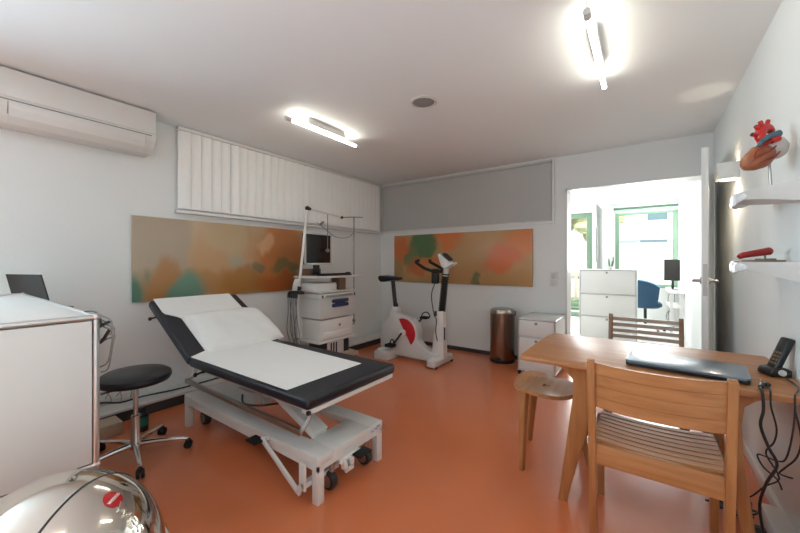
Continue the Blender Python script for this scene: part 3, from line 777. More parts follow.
build('tower_case', G().box((-3.24, 2.70, .1855), (-2.93, 3.05, .34), .004), 'black', pc)
g = G(); g.box((-2.932, 2.70, .187), (-2.922, 2.955, .338), .003); build('tower_front', g, 'lightplastic', pc)
g = G()
for y in (2.745, 2.785, 2.825): g.box((-2.924, y, .20), (-2.919, y + .02, .325))
build('front_grille', g, 'black', pc)

# ------------------------------------------------------------------ exercise bike
bk = thing('exercise_bike', 'white and red upright exercise bike with a black saddle', 'exercise bike', (-2.4, 3.68, 0))
yc = 3.70
outer = [(-2.91, .25), (-2.885, .38), (-2.82, .48), (-2.76, .54), (-2.735, .62), (-2.655, .62), (-2.62, .575), (-2.53, .56), (-2.42, .53), (-2.345, .45), (-2.312, .35), (-2.322, .27), (-2.27, .205), (-2.12, .14), (-2.02, .14), (-2.02, .035), (-2.6, .035), (-2.90, .08)]
build('body_shell', G().prism(outer, 'Y', yc - .075, yc + .075, .02, 3), 'lightplastic', bk)
build('seat_tower', G().prism([(-2.775, .44), (-2.735, .66), (-2.645, .66), (-2.62, .44)], 'Y', yc - .045, yc + .045, .015, 3), 'whitemetal', bk)
cr = (-2.525, .345)
pts = []
for k in range(15):
    a = R(113 - k * 11.7); pts.append((cr[0] + .183 * math.cos(a), cr[1] + .183 * math.sin(a)))
build('red_cover', G().prism(pts, 'Y', yc - .078, yc + .078, .002), 'red', bk)
build('crank_hub', G().cyl((cr[0], yc - .105, cr[1]), (cr[0], yc + .105, cr[1]), .045, n=24), 'whitemetal', bk)
ca = math.atan2(.156 - .345, -2.66 + 2.525)
for sgn, (ex_, ez_) in ((-1, (-2.655, .185)), (1, (-2.36, .52))):
    yy = yc + sgn * .115
    g = G(); g.bar((cr[0], yy, cr[1]), (ex_, yy, ez_), .018, .03, (0, 1, 0), .004)
    c_ = build('crank_arm', g, 'black', bk)
    g = G(); g.box((ex_ - .05, yy + sgn * .015, ez_ - .014), (ex_ + .05, yy + sgn * .11, ez_ + .014), .006)
    g.tube([(ex_ - .03, yy + sgn * .03, ez_ + .012), (ex_ - .01, yy + sgn * .04, ez_ + .06), (ex_ + .04, yy + sgn * .06, ez_ + .075), (ex_ + .07, yy + sgn * .08, ez_ + .03), (ex_ + .05, yy + sgn * .09, ez_)], .008, 6)
    build('pedal', g, 'rubber', c_)
build('rear_stabilizer', G().prism([(-2.87, .0), (-2.87, .10), (-2.81, .14), (-2.67, .11), (-2.65, .0)], 'Y', 3.45, 3.95, .012, 3), 'lightplastic', bk)
build('front_stabilizer', G().box((-2.10, 3.48, .012), (-1.98, 3.95, .10), .02, 3), 'lightplastic', bk)
g = G()
for y in (3.50, 3.90): g.box((-2.105, y, 0), (-1.975, y + .035, .03), .006)
build('rubber_foot', g, 'rubber', bk)
build('column', G().prism([(-2.135, .08), (-2.055, .66), (-1.965, .66), (-1.955, .08)], 'Y', yc - .05, yc + .05, .012, 3), 'whitemetal', bk)
g = G(); A, B = Vector((-2.01, yc, .63)), Vector((-1.958, yc, 1.10))
g.cyl(A, B, .03)
for k in range(17): 
    p = A + (B - A) * (k / 16); g.cyl(p - (B - A).normalized() * .008, p + (B - A).normalized() * .008, .044, n=14)
build('bellows', g, 'rubber', bk)
build('column_head', G().cyl((-1.96, yc, 1.08), (-1.94, yc, 1.25), .034).prism([(-2.03, 1.335), (-2.005, 1.355), (-1.865, 1.235), (-1.835, 1.25), (-1.835, 1.225), (-1.88, 1.20), (-1.925, 1.17), (-1.975, 1.19)], 'Y', yc - .075, yc + .075, .008), 'whitemetal', bk)
build('console_screen', G().bar((-1.975, yc, 1.35), (-1.885, yc, 1.272), .10, .025, bev=.006), 'darkpanel', bk)
for s_ in (-1, 1):
    g = G(); yy = yc + s_ * .19
    g.tube([(-1.97, yc + s_ * .05, 1.14), (-2.05, yc + s_ * .12, 1.14), (-2.12, yy, 1.17), (-2.20, yy, 1.21), (-2.27, yc + s_ * .17, 1.25), (-2.25, yc + s_ * .13, 1.27)], .019, 10)
    build('handlebar', g, 'rubber', bk)
build('control_box', G().box((-2.10, yc - .10, .99), (-2.02, yc - .03, 1.17), .012), 'black', bk)
build('control_cable', G().tube([(-2.06, yc - .07, 1.0), (-2.10, yc - .09, .85), (-2.07, yc - .08, .62), (-2.05, yc - .055, .55), (-2.06, yc - .06, .42), (-2.04, yc - .055, .30)], .006, 6).cyl((-2.055, yc - .07, .60), (-2.055, yc - .07, .66), .014), 'black', bk)
build('tension_knob', G().box((-1.955, yc - .05, .32), (-1.945, yc - .03, .47), .003), 'black', bk)
build('seat_post', G().cyl((-2.695, yc, .60), (-2.745, yc, 1.0), .028).cyl((-2.692, yc, .64), (-2.697, yc, .70), .03), 'black', bk)
sad = [(-2.955, 1.02), (-2.955, 1.055), (-2.92, 1.07), (-2.80, 1.062), (-2.66, 1.06), (-2.57, 1.05), (-2.545, 1.03), (-2.58, 1.015), (-2.75, 1.005), (-2.84, .985), (-2.91, .985)]
g = G(); g.prism(sad, 'Y', yc - .1, yc + .1, .012, 3)
for v in g.bm.verts:
    v.co.x = -2.925 + (v.co.x + 2.955) * .8
    k = (v.co.x + 2.92) / .32; f = max(.28, 1 - .95 * max(0, k - .15)); v.co.y = yc + (v.co.y - yc) * f
build('saddle', g, 'vinyl', bk)

# ------------------------------------------------------------------ bronze pedal bin
tb = thing('pedal_bin', 'tall bronze brushed-steel pedal bin against the rear wall', 'bin', (-1.475, 4.31, 0))
T0 = Vector((-1.475, 4.31, 0))
build('bin_body', G().lathe([(.142, .02), (.148, .03), (.148, .60)], T0, 48), 'copper', tb)
build('bin_base', G().lathe([(.15, 0), (.152, .012), (.152, .035), (.146, .038)], T0, 48), 'black', tb)
build('bin_lid', G().lathe([(.149, .602), (.151, .61), (.149, .635), (.135, .66), (.11, .668), (0, .672)], T0, 48), 'lidsteel', tb)
build('pedal', G().box((T0.x - .05, T0.y - .175, .012), (T0.x + .03, T0.y - .13, .045), .006), 'black', tb)
build('lid_hinge', G().box((T0.x + .10, T0.y + .085, .57), (T0.x + .135, T0.y + .12, .63), .004), 'black', tb)

# ------------------------------------------------------------------ small white rolling cabinet
rc = tube_cabinet('rolling_cabinet', 'low white rolling cabinet with chrome edges beside the bronze bin', -1.155, -.775, 3.91, 4.45, .055, [.235, .425], .618, 'y0', caster=True)

# ------------------------------------------------------------------ table
tbl = thing('wooden_table', 'light oak table with blade-shaped splayed legs against the wall', 'table', (0, 2.28, 0))
top = [(-.556, 1.905), (.53, 1.905), (.53, 2.665), (-.535, 2.665), (-.552, 2.55), (-.562, 2.28), (-.562, 2.02)]
g = G(); g.prism(top, 'Z', .718, .74, .003)
build('tabletop', g, 'oakt', tbl)
def tleg(sx, y):
    if sx < 0: pl = [(-.375, 0), (-.335, 0), (-.19, .60), (-.16, .69), (-.11, .7175), (-.43, .7175), (-.345, .69), (-.306, .645), (-.302, .58)]
    else: pl = [(.345, 0), (.382, 0), (.330, .43), (.324, .58), (.332, .655), (.37, .69), (.46, .7175), (.20, .7175), (.25, .69), (.272, .60), (.279, .43)]
    return G().prism(pl, 'Y', y - .018, y + .018, .003)
for sx in (-1, 1):
    for y in (1.985, 2.585): build('leg', tleg(sx, y), 'oakz', tbl)
build('apron', G().box((-.3, 1.972, .66), (.3, 1.998, .7175), .002).box((-.3, 2.572, .66), (.3, 2.598, .7175), .002), 'oakx', tbl)

# ------------------------------------------------------------------ chairs
def make_chair(slatted, label, loc, rz, mx_, mz_, group):
    t = thing('dining_chair', label, 'chair', loc, rz, group)
    def P_(name, g, m): return build(name, g, m, t, world=False)
    hw = .228
    for s_ in (-1, 1):
        x = s_ * hw
        g = G(); pl = [(.075, 0), (.04, 0), (-.005, .42), (-.02, .58), (-.055, .815), (-.025, .822), (.015, .60), (.035, .44)]
        g.prism(pl, 'X', x - .015, x + .015, .004)
        P_('rear_leg', g, mz_)
        g = G(); g.prism([(.40, 0), (.37, 0), (.362, .43), (.402, .43)], 'X', x - .016, x + .016, .004)
        P_('front_leg', g, mz_)
        g = G(); g.box((x - .012, .03, .365), (x + .012, .37, .425), .003)
        P_('side_rail', g, mx_)
    P_('seat_rail', G().box((-hw + .015, .004, .345), (hw - .015, .026, .435), .003), mx_)
    P_('seat_rail', G().box((-hw + .015, .375, .375), (hw - .015, .398, .425), .003), mx_)
    g = G()
    for k in range(8):
        y = .036 + k * .0455
        def f(u, v, y=y): 
            xx = -hw + .004 + u * (2 * hw - .008); b = 1 - (2 * u - 1) ** 2
            return (xx, y + v * .031, .436 - .014 * b)
        g.shell(f, 10, 1, lambda u, v: Vector((0, 0, .013)))
    P_('seat_slats', g, mx_)
    # curved backrest
    def back(z0, z1, th=.014, bulge=.035):
        def ya(z): return .0 - .043 * max(0, (z - .5)) / .32
        def f(u, v):
            xx = -hw + .012 + u * (2 * hw - .024); z = z0 + v * (z1 - z0); b = 1 - (2 * u - 1) ** 2
            return (xx, ya(z) - bulge * b, z - .004 * b)
        return f, (lambda u, v: Vector((0, th, 0)))
    if slatted:
        for k in range(5):
            z0 = .585 + k * .046
            g = G(); f, h = back(z0, z0 + .028); g.shell(f, 14, 1, h); P_('back_slat', g, mx_)
    else:
        g = G()
        for k in range(4):
            z0 = .61 + k * .0505
            f, h = back(z0, z0 + .0485, .016); g.shell(f, 16, 1, h)
        f, h = back(.612, .808, .010); 
        def f2(u, v, f=f): q = f(u, v); return (q[0], q[1] + .003, q[2])
        g.shell(f2, 16, 1, h)
        P_('backrest', g, mx_)
    return t
make_chair(False, 'light oak slatted chair pushed under the table, its curved back towards the viewer', (.033, 1.765, 0), 0, 'oakx', 'oakz', 'wooden dining chairs')
make_chair(True, 'grey-brown chair with an open slatted back behind the table by the doorway', (-.005, 3.335, 0), math.pi, 'walnut', 'walnutz', 'wooden dining chairs')

# wooden stool
ws = thing('wooden_stool', 'three-legged wooden stool with a pierced saddle seat beside the table end', 'stool', (-.52, 2.345, 0))
W0 = Vector((-.52, 2.345, 0))
g = G(); hole = .022
angs = [R(250), R(130), R(10)]
def srad(a):
    return .205 + .018 * math.cos(3 * (a - R(10)))
def stool_pt(u, v, zz):
    a = 2 * math.pi * u; r0 = hole * (1 + .3 * math.cos(3 * a)); r = r0 + (srad(a) - r0) * v
    return W0 + Vector((r * math.cos(a), r * math.sin(a), zz + .012 * (v ** 2) + .012 * v * v * math.cos(3 * (a - R(10)))))
bmx2 = g.bm; nu, nv = 60, 10
A = [[bmx2.verts.new(stool_pt(i / nu, j / nv, .46)) for j in range(nv + 1)] for i in range(nu)]
B = [[bmx2.verts.new(stool_pt(i / nu, j / nv, .437)) for j in range(nv + 1)] for i in range(nu)]
for i in range(nu):
    k = (i + 1) % nu
    for j in range(nv):
        bmx2.faces.new((A[i][j], A[i][j + 1], A[k][j + 1], A[k][j])); bmx2.faces.new((B[i][j], B[k][j], B[k][j + 1], B[i][j + 1]))
    bmx2.faces.new((A[i][nv], B[i][nv], B[k][nv], A[k][nv])); bmx2.faces.new((A[i][0], A[k][0], B[k][0], B[i][0]))
build('seat', g, 'oaky', ws)
for a in angs:
    d = Vector((math.cos(a), math.sin(a), 0)); sd_ = Vector((-d.y, d.x, 0))
    pa, pb = W0 + d * .165 + Vector((0, 0, .45)), W0 + d * .245
    if a == angs[0]: pa = Vector((-.618, 2.205, .45))
    if a == angs[1]: pb = Vector((-.66, 2.504, 0)); pa = Vector((-.62, 2.46, .45))
    t = bmesh.new(); g = G()
    vs = []
    for p, w, h in ((pb, .011, .014), (pa, .026, .021)):
        vs.append([g.bm.verts.new(p + sd_ * sx * w + d * sy * h) for sx, sy in ((-1, -1), (1, -1), (1, 1), (-1, 1))])
    t.free()
    for j in range(4): g.bm.faces.new((vs[0][j], vs[0][(j + 1) % 4], vs[1][(j + 1) % 4], vs[1][j]))
    g.bm.faces.new(vs[0][::-1]); g.bm.faces.new(vs[1])
    bmesh.ops.bevel(g.bm, geom=g.bm.edges[:], offset=.003, segments=2, affect='EDGES')
    build('leg', g, 'oakz', ws)

# ------------------------------------------------------------------ on the table
lt = thing('laptop', 'closed dark laptop lying on the wooden table', 'laptop', (.15, 2.13, .7405), R(-6))
def lloc(g): return g
build('laptop_base', G().prism([(-.215, -.12), (.215, -.12), (.22, -.1), (.22, .13), (-.22, .13), (-.22, -.1)], 'Z', .004, .018, .002), 'black', lt, world=False)
build('laptop_lid', G().prism([(-.205, -.13), (.205, -.13), (.22, -.11), (.22, .12), (.205, .13), (-.205, .13), (-.22, .12), (-.22, -.11)], 'Z', .0185, .030, .003), mat('laptop_lid_sky_tint', (104, 118, 130), .33, coat=.6), lt, world=False)  # blue-grey sky reflection put into the dark lid's base colour
build('laptop_foot', G().box((-.2, -.1, 0), (.2, -.08, .005)).box((-.2, .09, 0), (.2, .11, .005)), 'rubber', lt, world=False)
ph = thing('cordless_phone', 'black cordless phone standing in its charging cradle on the table', 'phone', (.474, 2.245, .7405), R(-68))
build('cradle', G().prism([(-.038, 0), (.04, 0), (.042, .03), (.02, .042), (-.03, .035), (-.04, .018)], 'X', -.04, .04, .006, 3, mtx=Matrix.Rotation(R(0), 4, 'Z')), 'black', ph, world=False)
hm = Matrix.Translation((0, -.008, .018)) @ Matrix.Rotation(R(-22), 4, 'X') @ Matrix.Scale(1.12, 4)
hs = build('handset', G().box((-.024, -.012, 0), (.024, .012, .145), .008, 3, mtx=hm), 'black', ph, world=False)
build('handset_display', G().box((-.017, -.0135, .093), (.017, -.011, .128), .001, mtx=hm), 'darkpanel', hs, world=False)
g = G()
for r_ in range(4):
    for c_ in range(3): g.box((-.018 + c_ * .0135, -.0138, .028 + r_ * .015), (-.009 + c_ * .0135, -.0115, .037 + r_ * .015), .001, mtx=hm)
build('keypad', g, mat('bronze_keys', (128, 104, 76), .4), hs, world=False)
g = G(); g.cyl((.041, 0, .022), (.049, 0, .022), .013, n=20)
build('cradle_button', g, 'lightplastic', ph, world=False)
# cables at the table edge
g = G()
g.tube([(.390, 2.0, .752), (.372, 1.94, .753), (.369, 1.902, .750), (.369, 1.888, .73), (.369, 1.883, .68), (.362, 1.885, .62), (.385, 1.89, .54), (.408, 1.895, .48), (.392, 1.95, .38), (.385, 2.02, .25), (.41, 2.10, .10), (.42, 2.15, .05), (.42, 2.16, .0385)], .0052, 8)
g.cyl((.390, 2.0, .752), (.375, 1.95, .753), .008).cyl((.398, 2.06, .750), (.390, 2.0, .752), .004)
tag(build('power_cable', g, 'black'), 'thick black laptop power cable hanging over the table edge to the floor', 'cable')
g = G()
g.tube([(.405, 2.02, .749), (.40, 1.95, .749), (.392, 1.902, .748), (.390, 1.886, .70), (.405, 1.888, .62), (.400, 1.90, .56), (.385, 1.93, .50), (.43, 1.97, .40), (.40, 2.02, .33), (.36, 2.07, .24), (.30, 2.15, .16)], .003, 7)
g.ell((.405, 2.01, .752), (.011, .015, .009))
tag(build('thin_cable', g, 'black'), 'thin black cable dangling beside the thick power cable', 'cable')
g = G()
g.tube([(.497, 2.17, .748), (.50, 2.05, .747), (.47, 1.95, .748), (.455, 1.901, .748), (.452, 1.886, .70), (.445, 1.89, .60), (.432, 1.90, .51), (.415, 1.92, .485), (.385, 1.94, .485), (.365, 1.95, .48), (.385, 1.97, .43), (.43, 2.0, .38), (.45, 2.03, .33)], .003, 7)
g.tube([(.452, 1.886, .70), (.468, 1.89, .60), (.462, 1.91, .52), (.44, 1.94, .46), (.43, 1.97, .42), (.455, 2.0, .40), (.475, 2.01, .395)], .003, 7)
tag(build('phone_cable', g, 'black'), 'looping thin black phone cables hanging below the cradle', 'cable')

# floor clutter below
tag(build('cable_trunking', G().box((.455, 1.55, 0), (.522, 2.38, .085), .004), 'whitemetal'), 'white metal cable box on the floor along the wall below the table', 'cable box')
pw = thing('power_strip', 'black power strip amid cables on the floor under the table edge', 'power strip', (.42, 2.12, 0))
build('strip_body', G().box((.395, 1.92, 0), (.448, 2.26, .035), .006), 'black', pw)
for k in range(4): build('socket_well', G().cyl((.421, 1.97 + k * .08, .034), (.421, 1.97 + k * .08, .037), .02, n=18), 'rubber', pw)
g = G()
for i in range(6):
    a0_ = i * 1.1
    g.tube([(.30 + .05 * math.cos(a0_), 2.36 + .07 * math.sin(a0_), .012 + i * .006), (.36 + .06 * math.cos(a0_ + 1.4), 2.40 + .06 * math.sin(a0_ + 1.4), .02 + i * .007), (.40 + .04 * math.cos(a0_ + 2.8), 2.36 + .06 * math.sin(a0_ + 2.8), .03 + i * .006), (.40, 2.30, .03 + i * .005), (.34 + .05 * math.cos(a0_ + 4.5), 2.33, .015 + i * .004)], .005, 6)
tag(build('cable_coil', g, 'black'), 'heap of coiled black cables on the floor by the white cable box', 'cables')

# ------------------------------------------------------------------ wall shelves with models
def shelf(zt, label):
    t = thing('wall_shelf', label, 'shelf', (RW, 2.5, zt - .09), 0, 'hull-shaped wall shelves')
    plan = [(.54, 1.93), (.50, 1.98), (.455, 2.04), (.41, 2.10), (.375, 2.17), (.352, 2.24), (.345, 2.32), (.352, 2.37), (.372, 2.41), (.40, 2.44), (.43, 2.465), (.46, 2.48), (.50, 2.495), (.54, 2.50)]
    def zlow(x, y): return zt - .03 - (.064 * ((x - .345) / .195) ** .8) * max(.05, min(1, (2.5 - y) / .5))
    g = G(); bm = g.bm
    top = [bm.verts.new((x, y, zt)) for x, y in plan]; mid = [bm.verts.new((x, y, zt - .02)) for x, y in plan]
    cen = (.54, 2.25)
    rows = [mid]
    for s_ in (.03, .12, .3, .6):
        rows.append([bm.verts.new((x + (RW - x) * s_, y + (cen[1] - y) * s_ * .5, zlow(x + (RW - x) * s_, y + (cen[1] - y) * s_ * .5))) for x, y in plan])
    for a, b in zip([top] + rows, rows):
        for i in range(len(plan) - 1): bm.faces.new((a[i], a[i + 1], b[i + 1], b[i]))
    bm.faces.new(top[::-1]); 
    bm.faces.new(rows[-1])
    bm.faces.new([r[0] for r in [top] + rows] + [r[-1] for r in ([top] + rows)[::-1]])
    build('shelf_hull', g, 'lightplastic', t)
    # rippled glossy nose
    g = G()
    def f(u, v):
        pts_ = plan[4:11]; k = u * (len(pts_) - 1); i = min(int(k), len(pts_) - 2); fr_ = k - i
        x = pts_[i][0] * (1 - fr_) + pts_[i + 1][0] * fr_; y = pts_[i][1] * (1 - fr_) + pts_[i + 1][1] * fr_
        b = math.sin(math.pi * u) ** .5
        w = .004 * noise.noise(Vector((u * 9, v * 4, zt * 3)))
        ph_ = (v - .5) * math.pi * 1.0
        return (x - .008 * b * math.cos(ph_) - w * b + .002, y - .006 * b * math.cos(ph_), zt - .024 + .031 * math.sin(ph_) * b + w)
    g.shell(f, 28, 12, lambda u, v: Vector((.004, 0, 0)))
    build('shelf_nose', g, 'glosswhite', t)
    return t
shelf(1.572, 'upper white hull-shaped wall shelf carrying the heart model')
shelf(1.250, 'lower white hull-shaped wall shelf carrying the red vessel model')
hm_ = thing('heart_model', 'anatomical heart model on a thin rod standing on the upper shelf', 'model', (.45, 2.2, 1.572))
H0 = Vector((.424, 2.185, 1.732))
right = Vector((.815, .579, 0))
build('stand_rod', G().cyl((.452, 2.19, 1.584), (.447, 2.19, 1.70), .005), 'steel', hm_)
build('stand_foot', G().lathe([(.03, 0), (.03, .006), (.012, .012), (0, .012)], (.452, 2.19, 1.572), 24), 'whitemetal', hm_)
ry = math.atan2(right.y, right.x)
hf = Matrix.Rotation(ry, 4, 'Z') @ Matrix.Rotation(R(-33), 4, 'Y')      # local x runs to the upper right as seen
def lumpy(c, rad, amp, fr_, n=36, m=24):
    g = G(); g.ell((0, 0, 0), rad, n=n, m=m)
    for v in g.bm.verts:
        k = v.co.x / rad[0]
        sc_ = 1 + amp * noise.noise(v.co * fr_)
        v.co = Vector((v.co.x, v.co.y * (1 + .25 * k) * sc_, v.co.z * (1 + .25 * k) * sc_))
    bmesh.ops.transform(g.bm, matrix=Matrix.Translation(c) @ hf, verts=g.bm.verts)
    return g
toL = lambda x, y, z: H0 + (hf @ Vector((x, y, z)))
build('ventricles', lumpy(toL(-.035, 0, -.006), (.072, .048, .047), .08, 40), 'muscle', hm_, sharp=80)
build('atria', lumpy(toL(.045, .004, -.004), (.068, .044, .05), .15, 30), 'fatty', hm_, sharp=80)
g = G()
g.tube([toL(-.03, -.03, .045), toL(-.01, -.035, .055), toL(.03, -.03, .055), toL(.075, -.035, .045)], [.006, .010, .012, .015], 12)
build('great_vein', g, 'vein', hm_)
g = G()
g.tube([toL(.02, -.012, .03), toL(.022, -.012, .07), toL(.045, -.01, .092), toL(.075, -.006, .085), toL(.088, 0, .06)], [.02, .02, .019, .018, .014], 14)
for p, q in (((.02, -.012, .078), (-.008, -.016, .10)), ((.035, -.012, .09), (.028, -.014, .122)), ((.052, -.01, .095), (.058, -.012, .128)), ((.07, -.008, .09), (.092, -.01, .112))):
    g.tube([toL(*p), toL(*q)], [.010, .0085], 10, 0)
g.tube([toL(.03, -.03, .035), toL(.06, -.038, .028)], [.014, .012], 10, 0)
build('aorta', g, 'artery', hm_)
for p, q in (((-.008, -.016, .10), (-.0095, -.0163, .1015)), ((.028, -.014, .122), (.0277, -.0141, .1238)), ((.058, -.012, .128), (.0583, -.0121, .1298)), ((.092, -.01, .112), (.0935, -.0101, .1134))):
    build('vessel_end', G().cyl(toL(*p), toL(*q), .0065), 'darkpanel', hm_)
g = G()
for i, (zz, amp) in enumerate(((.03, .012), (.0, .015), (-.03, .01))):
    g.tube([toL(-.09 + .02 * abs(i - 1), -.028 + .004 * i, zz * .4), toL(-.06, -.046, zz * .8 + amp), toL(-.02, -.051, zz + amp * .4), toL(.02, -.047, zz + .01)], [.0015, .0025, .003, .0035], 6)
build('coronary_vessels', g, 'vessel', hm_)
vm = thing('vessel_model', 'red artery model lying on a taupe base on the lower shelf', 'model', (.43, 2.27, 1.25))
V0 = Vector((.432, 2.25, 1.25))
vmx = Matrix.Translation(V0) @ Matrix.Rotation(ry, 4, 'Z')
g = G(); g.box((-.062, -.03, .0), (.085, .03, .010), .002, mtx=vmx).box((-.005, -.022, .0101), (.05, .022, .016), .002, mtx=vmx)
build('model_base', g, 'woodbase', vm)
g = G(); g.tube([vmx @ Vector(p) for p in ((-.098, 0, .022), (-.085, 0, .030), (-.05, 0, .036), (0, 0, .044), (.038, 0, .05))], [.011, .013, .0145, .016, .018], 16)
build('artery_tube', g, 'vessel', vm)
g = G(); g.cyl(vmx @ Vector((.036, 0, .05)), vmx @ Vector((.046, 0, .0515)), .017, .013).cyl(vmx @ Vector((.02, 0, .016)), vmx @ Vector((.02, 0, .04)), .004)
build('cut_end', g, 'greyplastic', vm)
# wall sconce
wl = thing('wall_sconce', 'white box wall sconce shining up and down behind the heart model', 'wall lamp', (RW, 3.4, 1.84))
build('sconce_body', G().box((.424, 3.34, 1.845), (RW, 3.46, 1.959), .002), 'whitemetal', wl)
for z in (1.842, 1.958): build('diffuser', G().box((.45, 3.36, z), (.53, 3.44, z + .004)), 'sconce_lamp', wl)

# ------------------------------------------------------------------ office beyond the doorway
gw = G()
dx0, dx1, dz1 = -1.95, -.965, 2.36
wx0_, wx1_, wzb, wzt = -.53, .53, .72, 2.436
gw.box((OL, OB, 0), (dx0, OB + .2, HC)).box((dx0, OB, dz1), (dx1, OB + .2, HC)).box((dx1, OB, 0), (wx0_, OB + .2, HC)).box((wx0_, OB, wzt), (RW, OB + .2, HC)).box((wx0_, OB, 0), (RW, OB + .2, wzb))
struct('wall_office_far', gw, 'wall')
struct('wall_office_left', G().box((OL - .15, BW + .15, 0), (OL, OB + .2, HC)), 'wall')
struct('wall_office_near', G().box((OL, BW + .1501, 0), (-.78, BW + .24, HC)), 'wall')
def frame(x0, x1, z0, z1, w, y0, y1):
    return G().box((x0, y0, z0), (x0 + w, y1, z1), .003).box((x1 - w, y0, z0), (x1, y1, z1), .003).box((x0 + w, y0, z0), (x1 - w, y1, z0 + w), .003).box((x0 + w, y0, z1 - w), (x1 - w, y1, z1), .003)
w4 = struct('window_4', frame(wx0_, wx1_, wzb, wzt - .11, .075, OB + .03, OB + .11), 'sage')
build('window_pane', G().box((wx0_ + .07, OB + .068, wzb + .07), (wx1_ - .07, OB + .074, wzt - .18)), 'glass', w4)
build('frosted_film', G().box((wx0_ + .075, OB + .060, wzb + .075), (wx1_ - .075, OB + .063, 1.65)), 'film', w4)
rb = thing('roller_blind', 'rolled-up green roller blind at the head of the office window', 'blind', (0, OB + .02, wzt - .1))
build('blind_cassette', G().box((wx0_ - .02, OB - .06, wzt - .075), (wx1_, OB - .001, wzt - .035), .004), 'sagedark', rb)
build('blind_roll', G().cyl((wx0_ + .01, OB - .035, wzt - .11), (wx1_ - .01, OB - .035, wzt - .11), .032), mat('pale_green_cloth', (176, 206, 184), .7), rb)
d2 = struct('door_2', frame(dx0, dx1, .0, dz1, .11, OB + .03, OB + .11), 'sage')
build('door_pane', G().box((dx0 + .1, OB + .068, .1), (dx1 - .1, OB + .074, dz1 - .1)), 'glass', d2)
build('frosted_film', G().box((dx0 + .11, OB + .060, 1.28), (dx1 - .11, OB + .063, 1.62)), 'film', d2)
build('door_rail', G().box((dx0 + .1, OB + .03, .19), (dx1 - .1, OB + .05, .23)).box((dx0 + .1, OB + .03, .30), (dx1 - .1, OB + .05, .33)), 'sage', d2)
# glass partition
gp = thing('glass_partition', 'white framed glass partition panel standing out from the office window wall', 'partition', (-.77, 8.1, 0))
px_ = -.77
g = G(); g.box((px_ - .02, 7.40, 0), (px_ + .02, 7.44, 2.45), .003).box((px_ - .02, 8.70, 0), (px_ + .02, 8.745, 2.45), .003).box((px_ - .02, 7.44, 2.41), (px_ + .02, 8.70, 2.45), .003).box((px_ - .02, 7.44, 0), (px_ + .02, 8.70, .05), .003)
build('partition_frame', g, 'whitemetal', gp)
build('partition_glass', G().box((px_ - .004, 7.44, .05), (px_ + .004, 8.70, 2.41)), 'glass', gp)
build('partition_handle', G().box((px_ + .02, 7.405, 1.25), (px_ + .04, 7.435, 1.9), .004), 'greyplastic', gp)
oc = tube_cabinet('filing_cabinet', 'white three-drawer filing cabinet standing in the office beyond the doorway', -.86, -.105, 6.2, 6.58, .05, [.40, .75], 1.125, 'y0')
pt_ = thing('potted_cactus', 'small green finger cactus in a white pot on the filing cabinet', 'plant', (-.45, 6.42, 1.132))
build('pot', G().lathe([(.03, 0), (.04, .05), (.036, .05), (.034, .04), (0, .04)], (-.45, 6.42, 1.132), 20), 'white', pt_)
g = G()
for a, l in ((0, .17), (2.1, .12), (4.2, .14), (1, .10)):
    d = Vector((math.cos(a), math.sin(a), 0)) * .018
    b0 = Vector((-.45, 6.42, 1.165))
    g.tube([b0 + d, b0 + d * 2 + Vector((0, 0, l * .5)), b0 + d * 2.2 + Vector((0, 0, l))], [.010, .011, .006], 8)
build('stems', g, 'plant', pt_)
# office chair
och = thing('office_chair', 'blue upholstered tub office chair with a white base at the desk', 'office chair', (0, 7.75, 0))
O0 = Vector((0, 7.75, 0))
def tub(u, v):
    a = R(95) + u * R(220); z = .48 + v * (.46 - .14 * abs(2 * u - 1) ** 3)
    r = .25 + .05 * v
    return O0 + Vector((r * math.cos(a), r * math.sin(a), z))
g = G(); g.shell(tub, 26, 8, lambda u, v: Vector((-math.cos(R(95) + u * R(220)), -math.sin(R(95) + u * R(220)), 0)) * .045)
build('tub_back', g, 'bluefab', och)
build('seat', G().lathe([(0, .42), (.2, .42), (.25, .45), (.25, .50), (.22, .53), (0, .535)], O0, 28), 'bluefab', och)
g = G(); g.tube([tub(k / 20, 1.0) + Vector((0, 0, .004)) for k in range(21)], .012, 6, 0)
build('piping', g, 'bluefabl', och)
build('head_cushion', G().box((O0.x - .34, O0.y - .12, .84), (O0.x - .25, O0.y + .12, .97), .02, 3), 'bluefab', och)
build('column', G().cyl(O0 + Vector((0, 0, .1)), O0 + Vector((0, 0, .42)), .025), 'black', och)
for k in range(5):
    a = R(20 + 72 * k); d = Vector((math.cos(a), math.sin(a), 0))
    build('base_arm', G().tube([O0 + Vector((0, 0, .11)), O0 + d * .3 + Vector((0, 0, .075))], [.025, .015], 8), 'whitemetal', och)
    build('caster', G().cyl(O0 + d * .3 + Vector((-.02, 0, .03)), O0 + d * .3 + Vector((.02, 0, .03)), .03), 'rubber', och)
dk = thing('office_desk', 'white office desk under the far window carrying a monitor', 'desk', (.33, 8.1, 0))
build('desktop', G().box((.33, 7.35, .715), (.53, 8.70, .74), .003), 'white', dk)
for x in (.36, .50):
    for y in (7.42, 8.62): build('leg', G().box((x - .02, y - .02, 0), (x + .02, y + .02, .716)), 'whitemetal', dk)
build('desk_shelf', G().box((.345, 7.45, .45), (.51, 8.6, .47)), 'white', dk)
om = thing('monitor', 'dark grey monitor on the white office desk below the far window', 'monitor', (.42, 8.2, .74))
build('screen', G().box((.29, 8.20, .90), (.53, 8.235, 1.30), .004), 'darkpanel', om)
build('stand', G().box((.40, 8.225, .745), (.44, 8.25, .95)).box((.33, 8.14, .7405), (.50, 8.30, .752), .003), 'black', om)
tag(build('keyboard', G().box((.35, 7.85, .7405), (.50, 8.0, .755), .003), 'greyplastic'), 'grey keyboard on the white office desk', 'keyboard')
g = G()
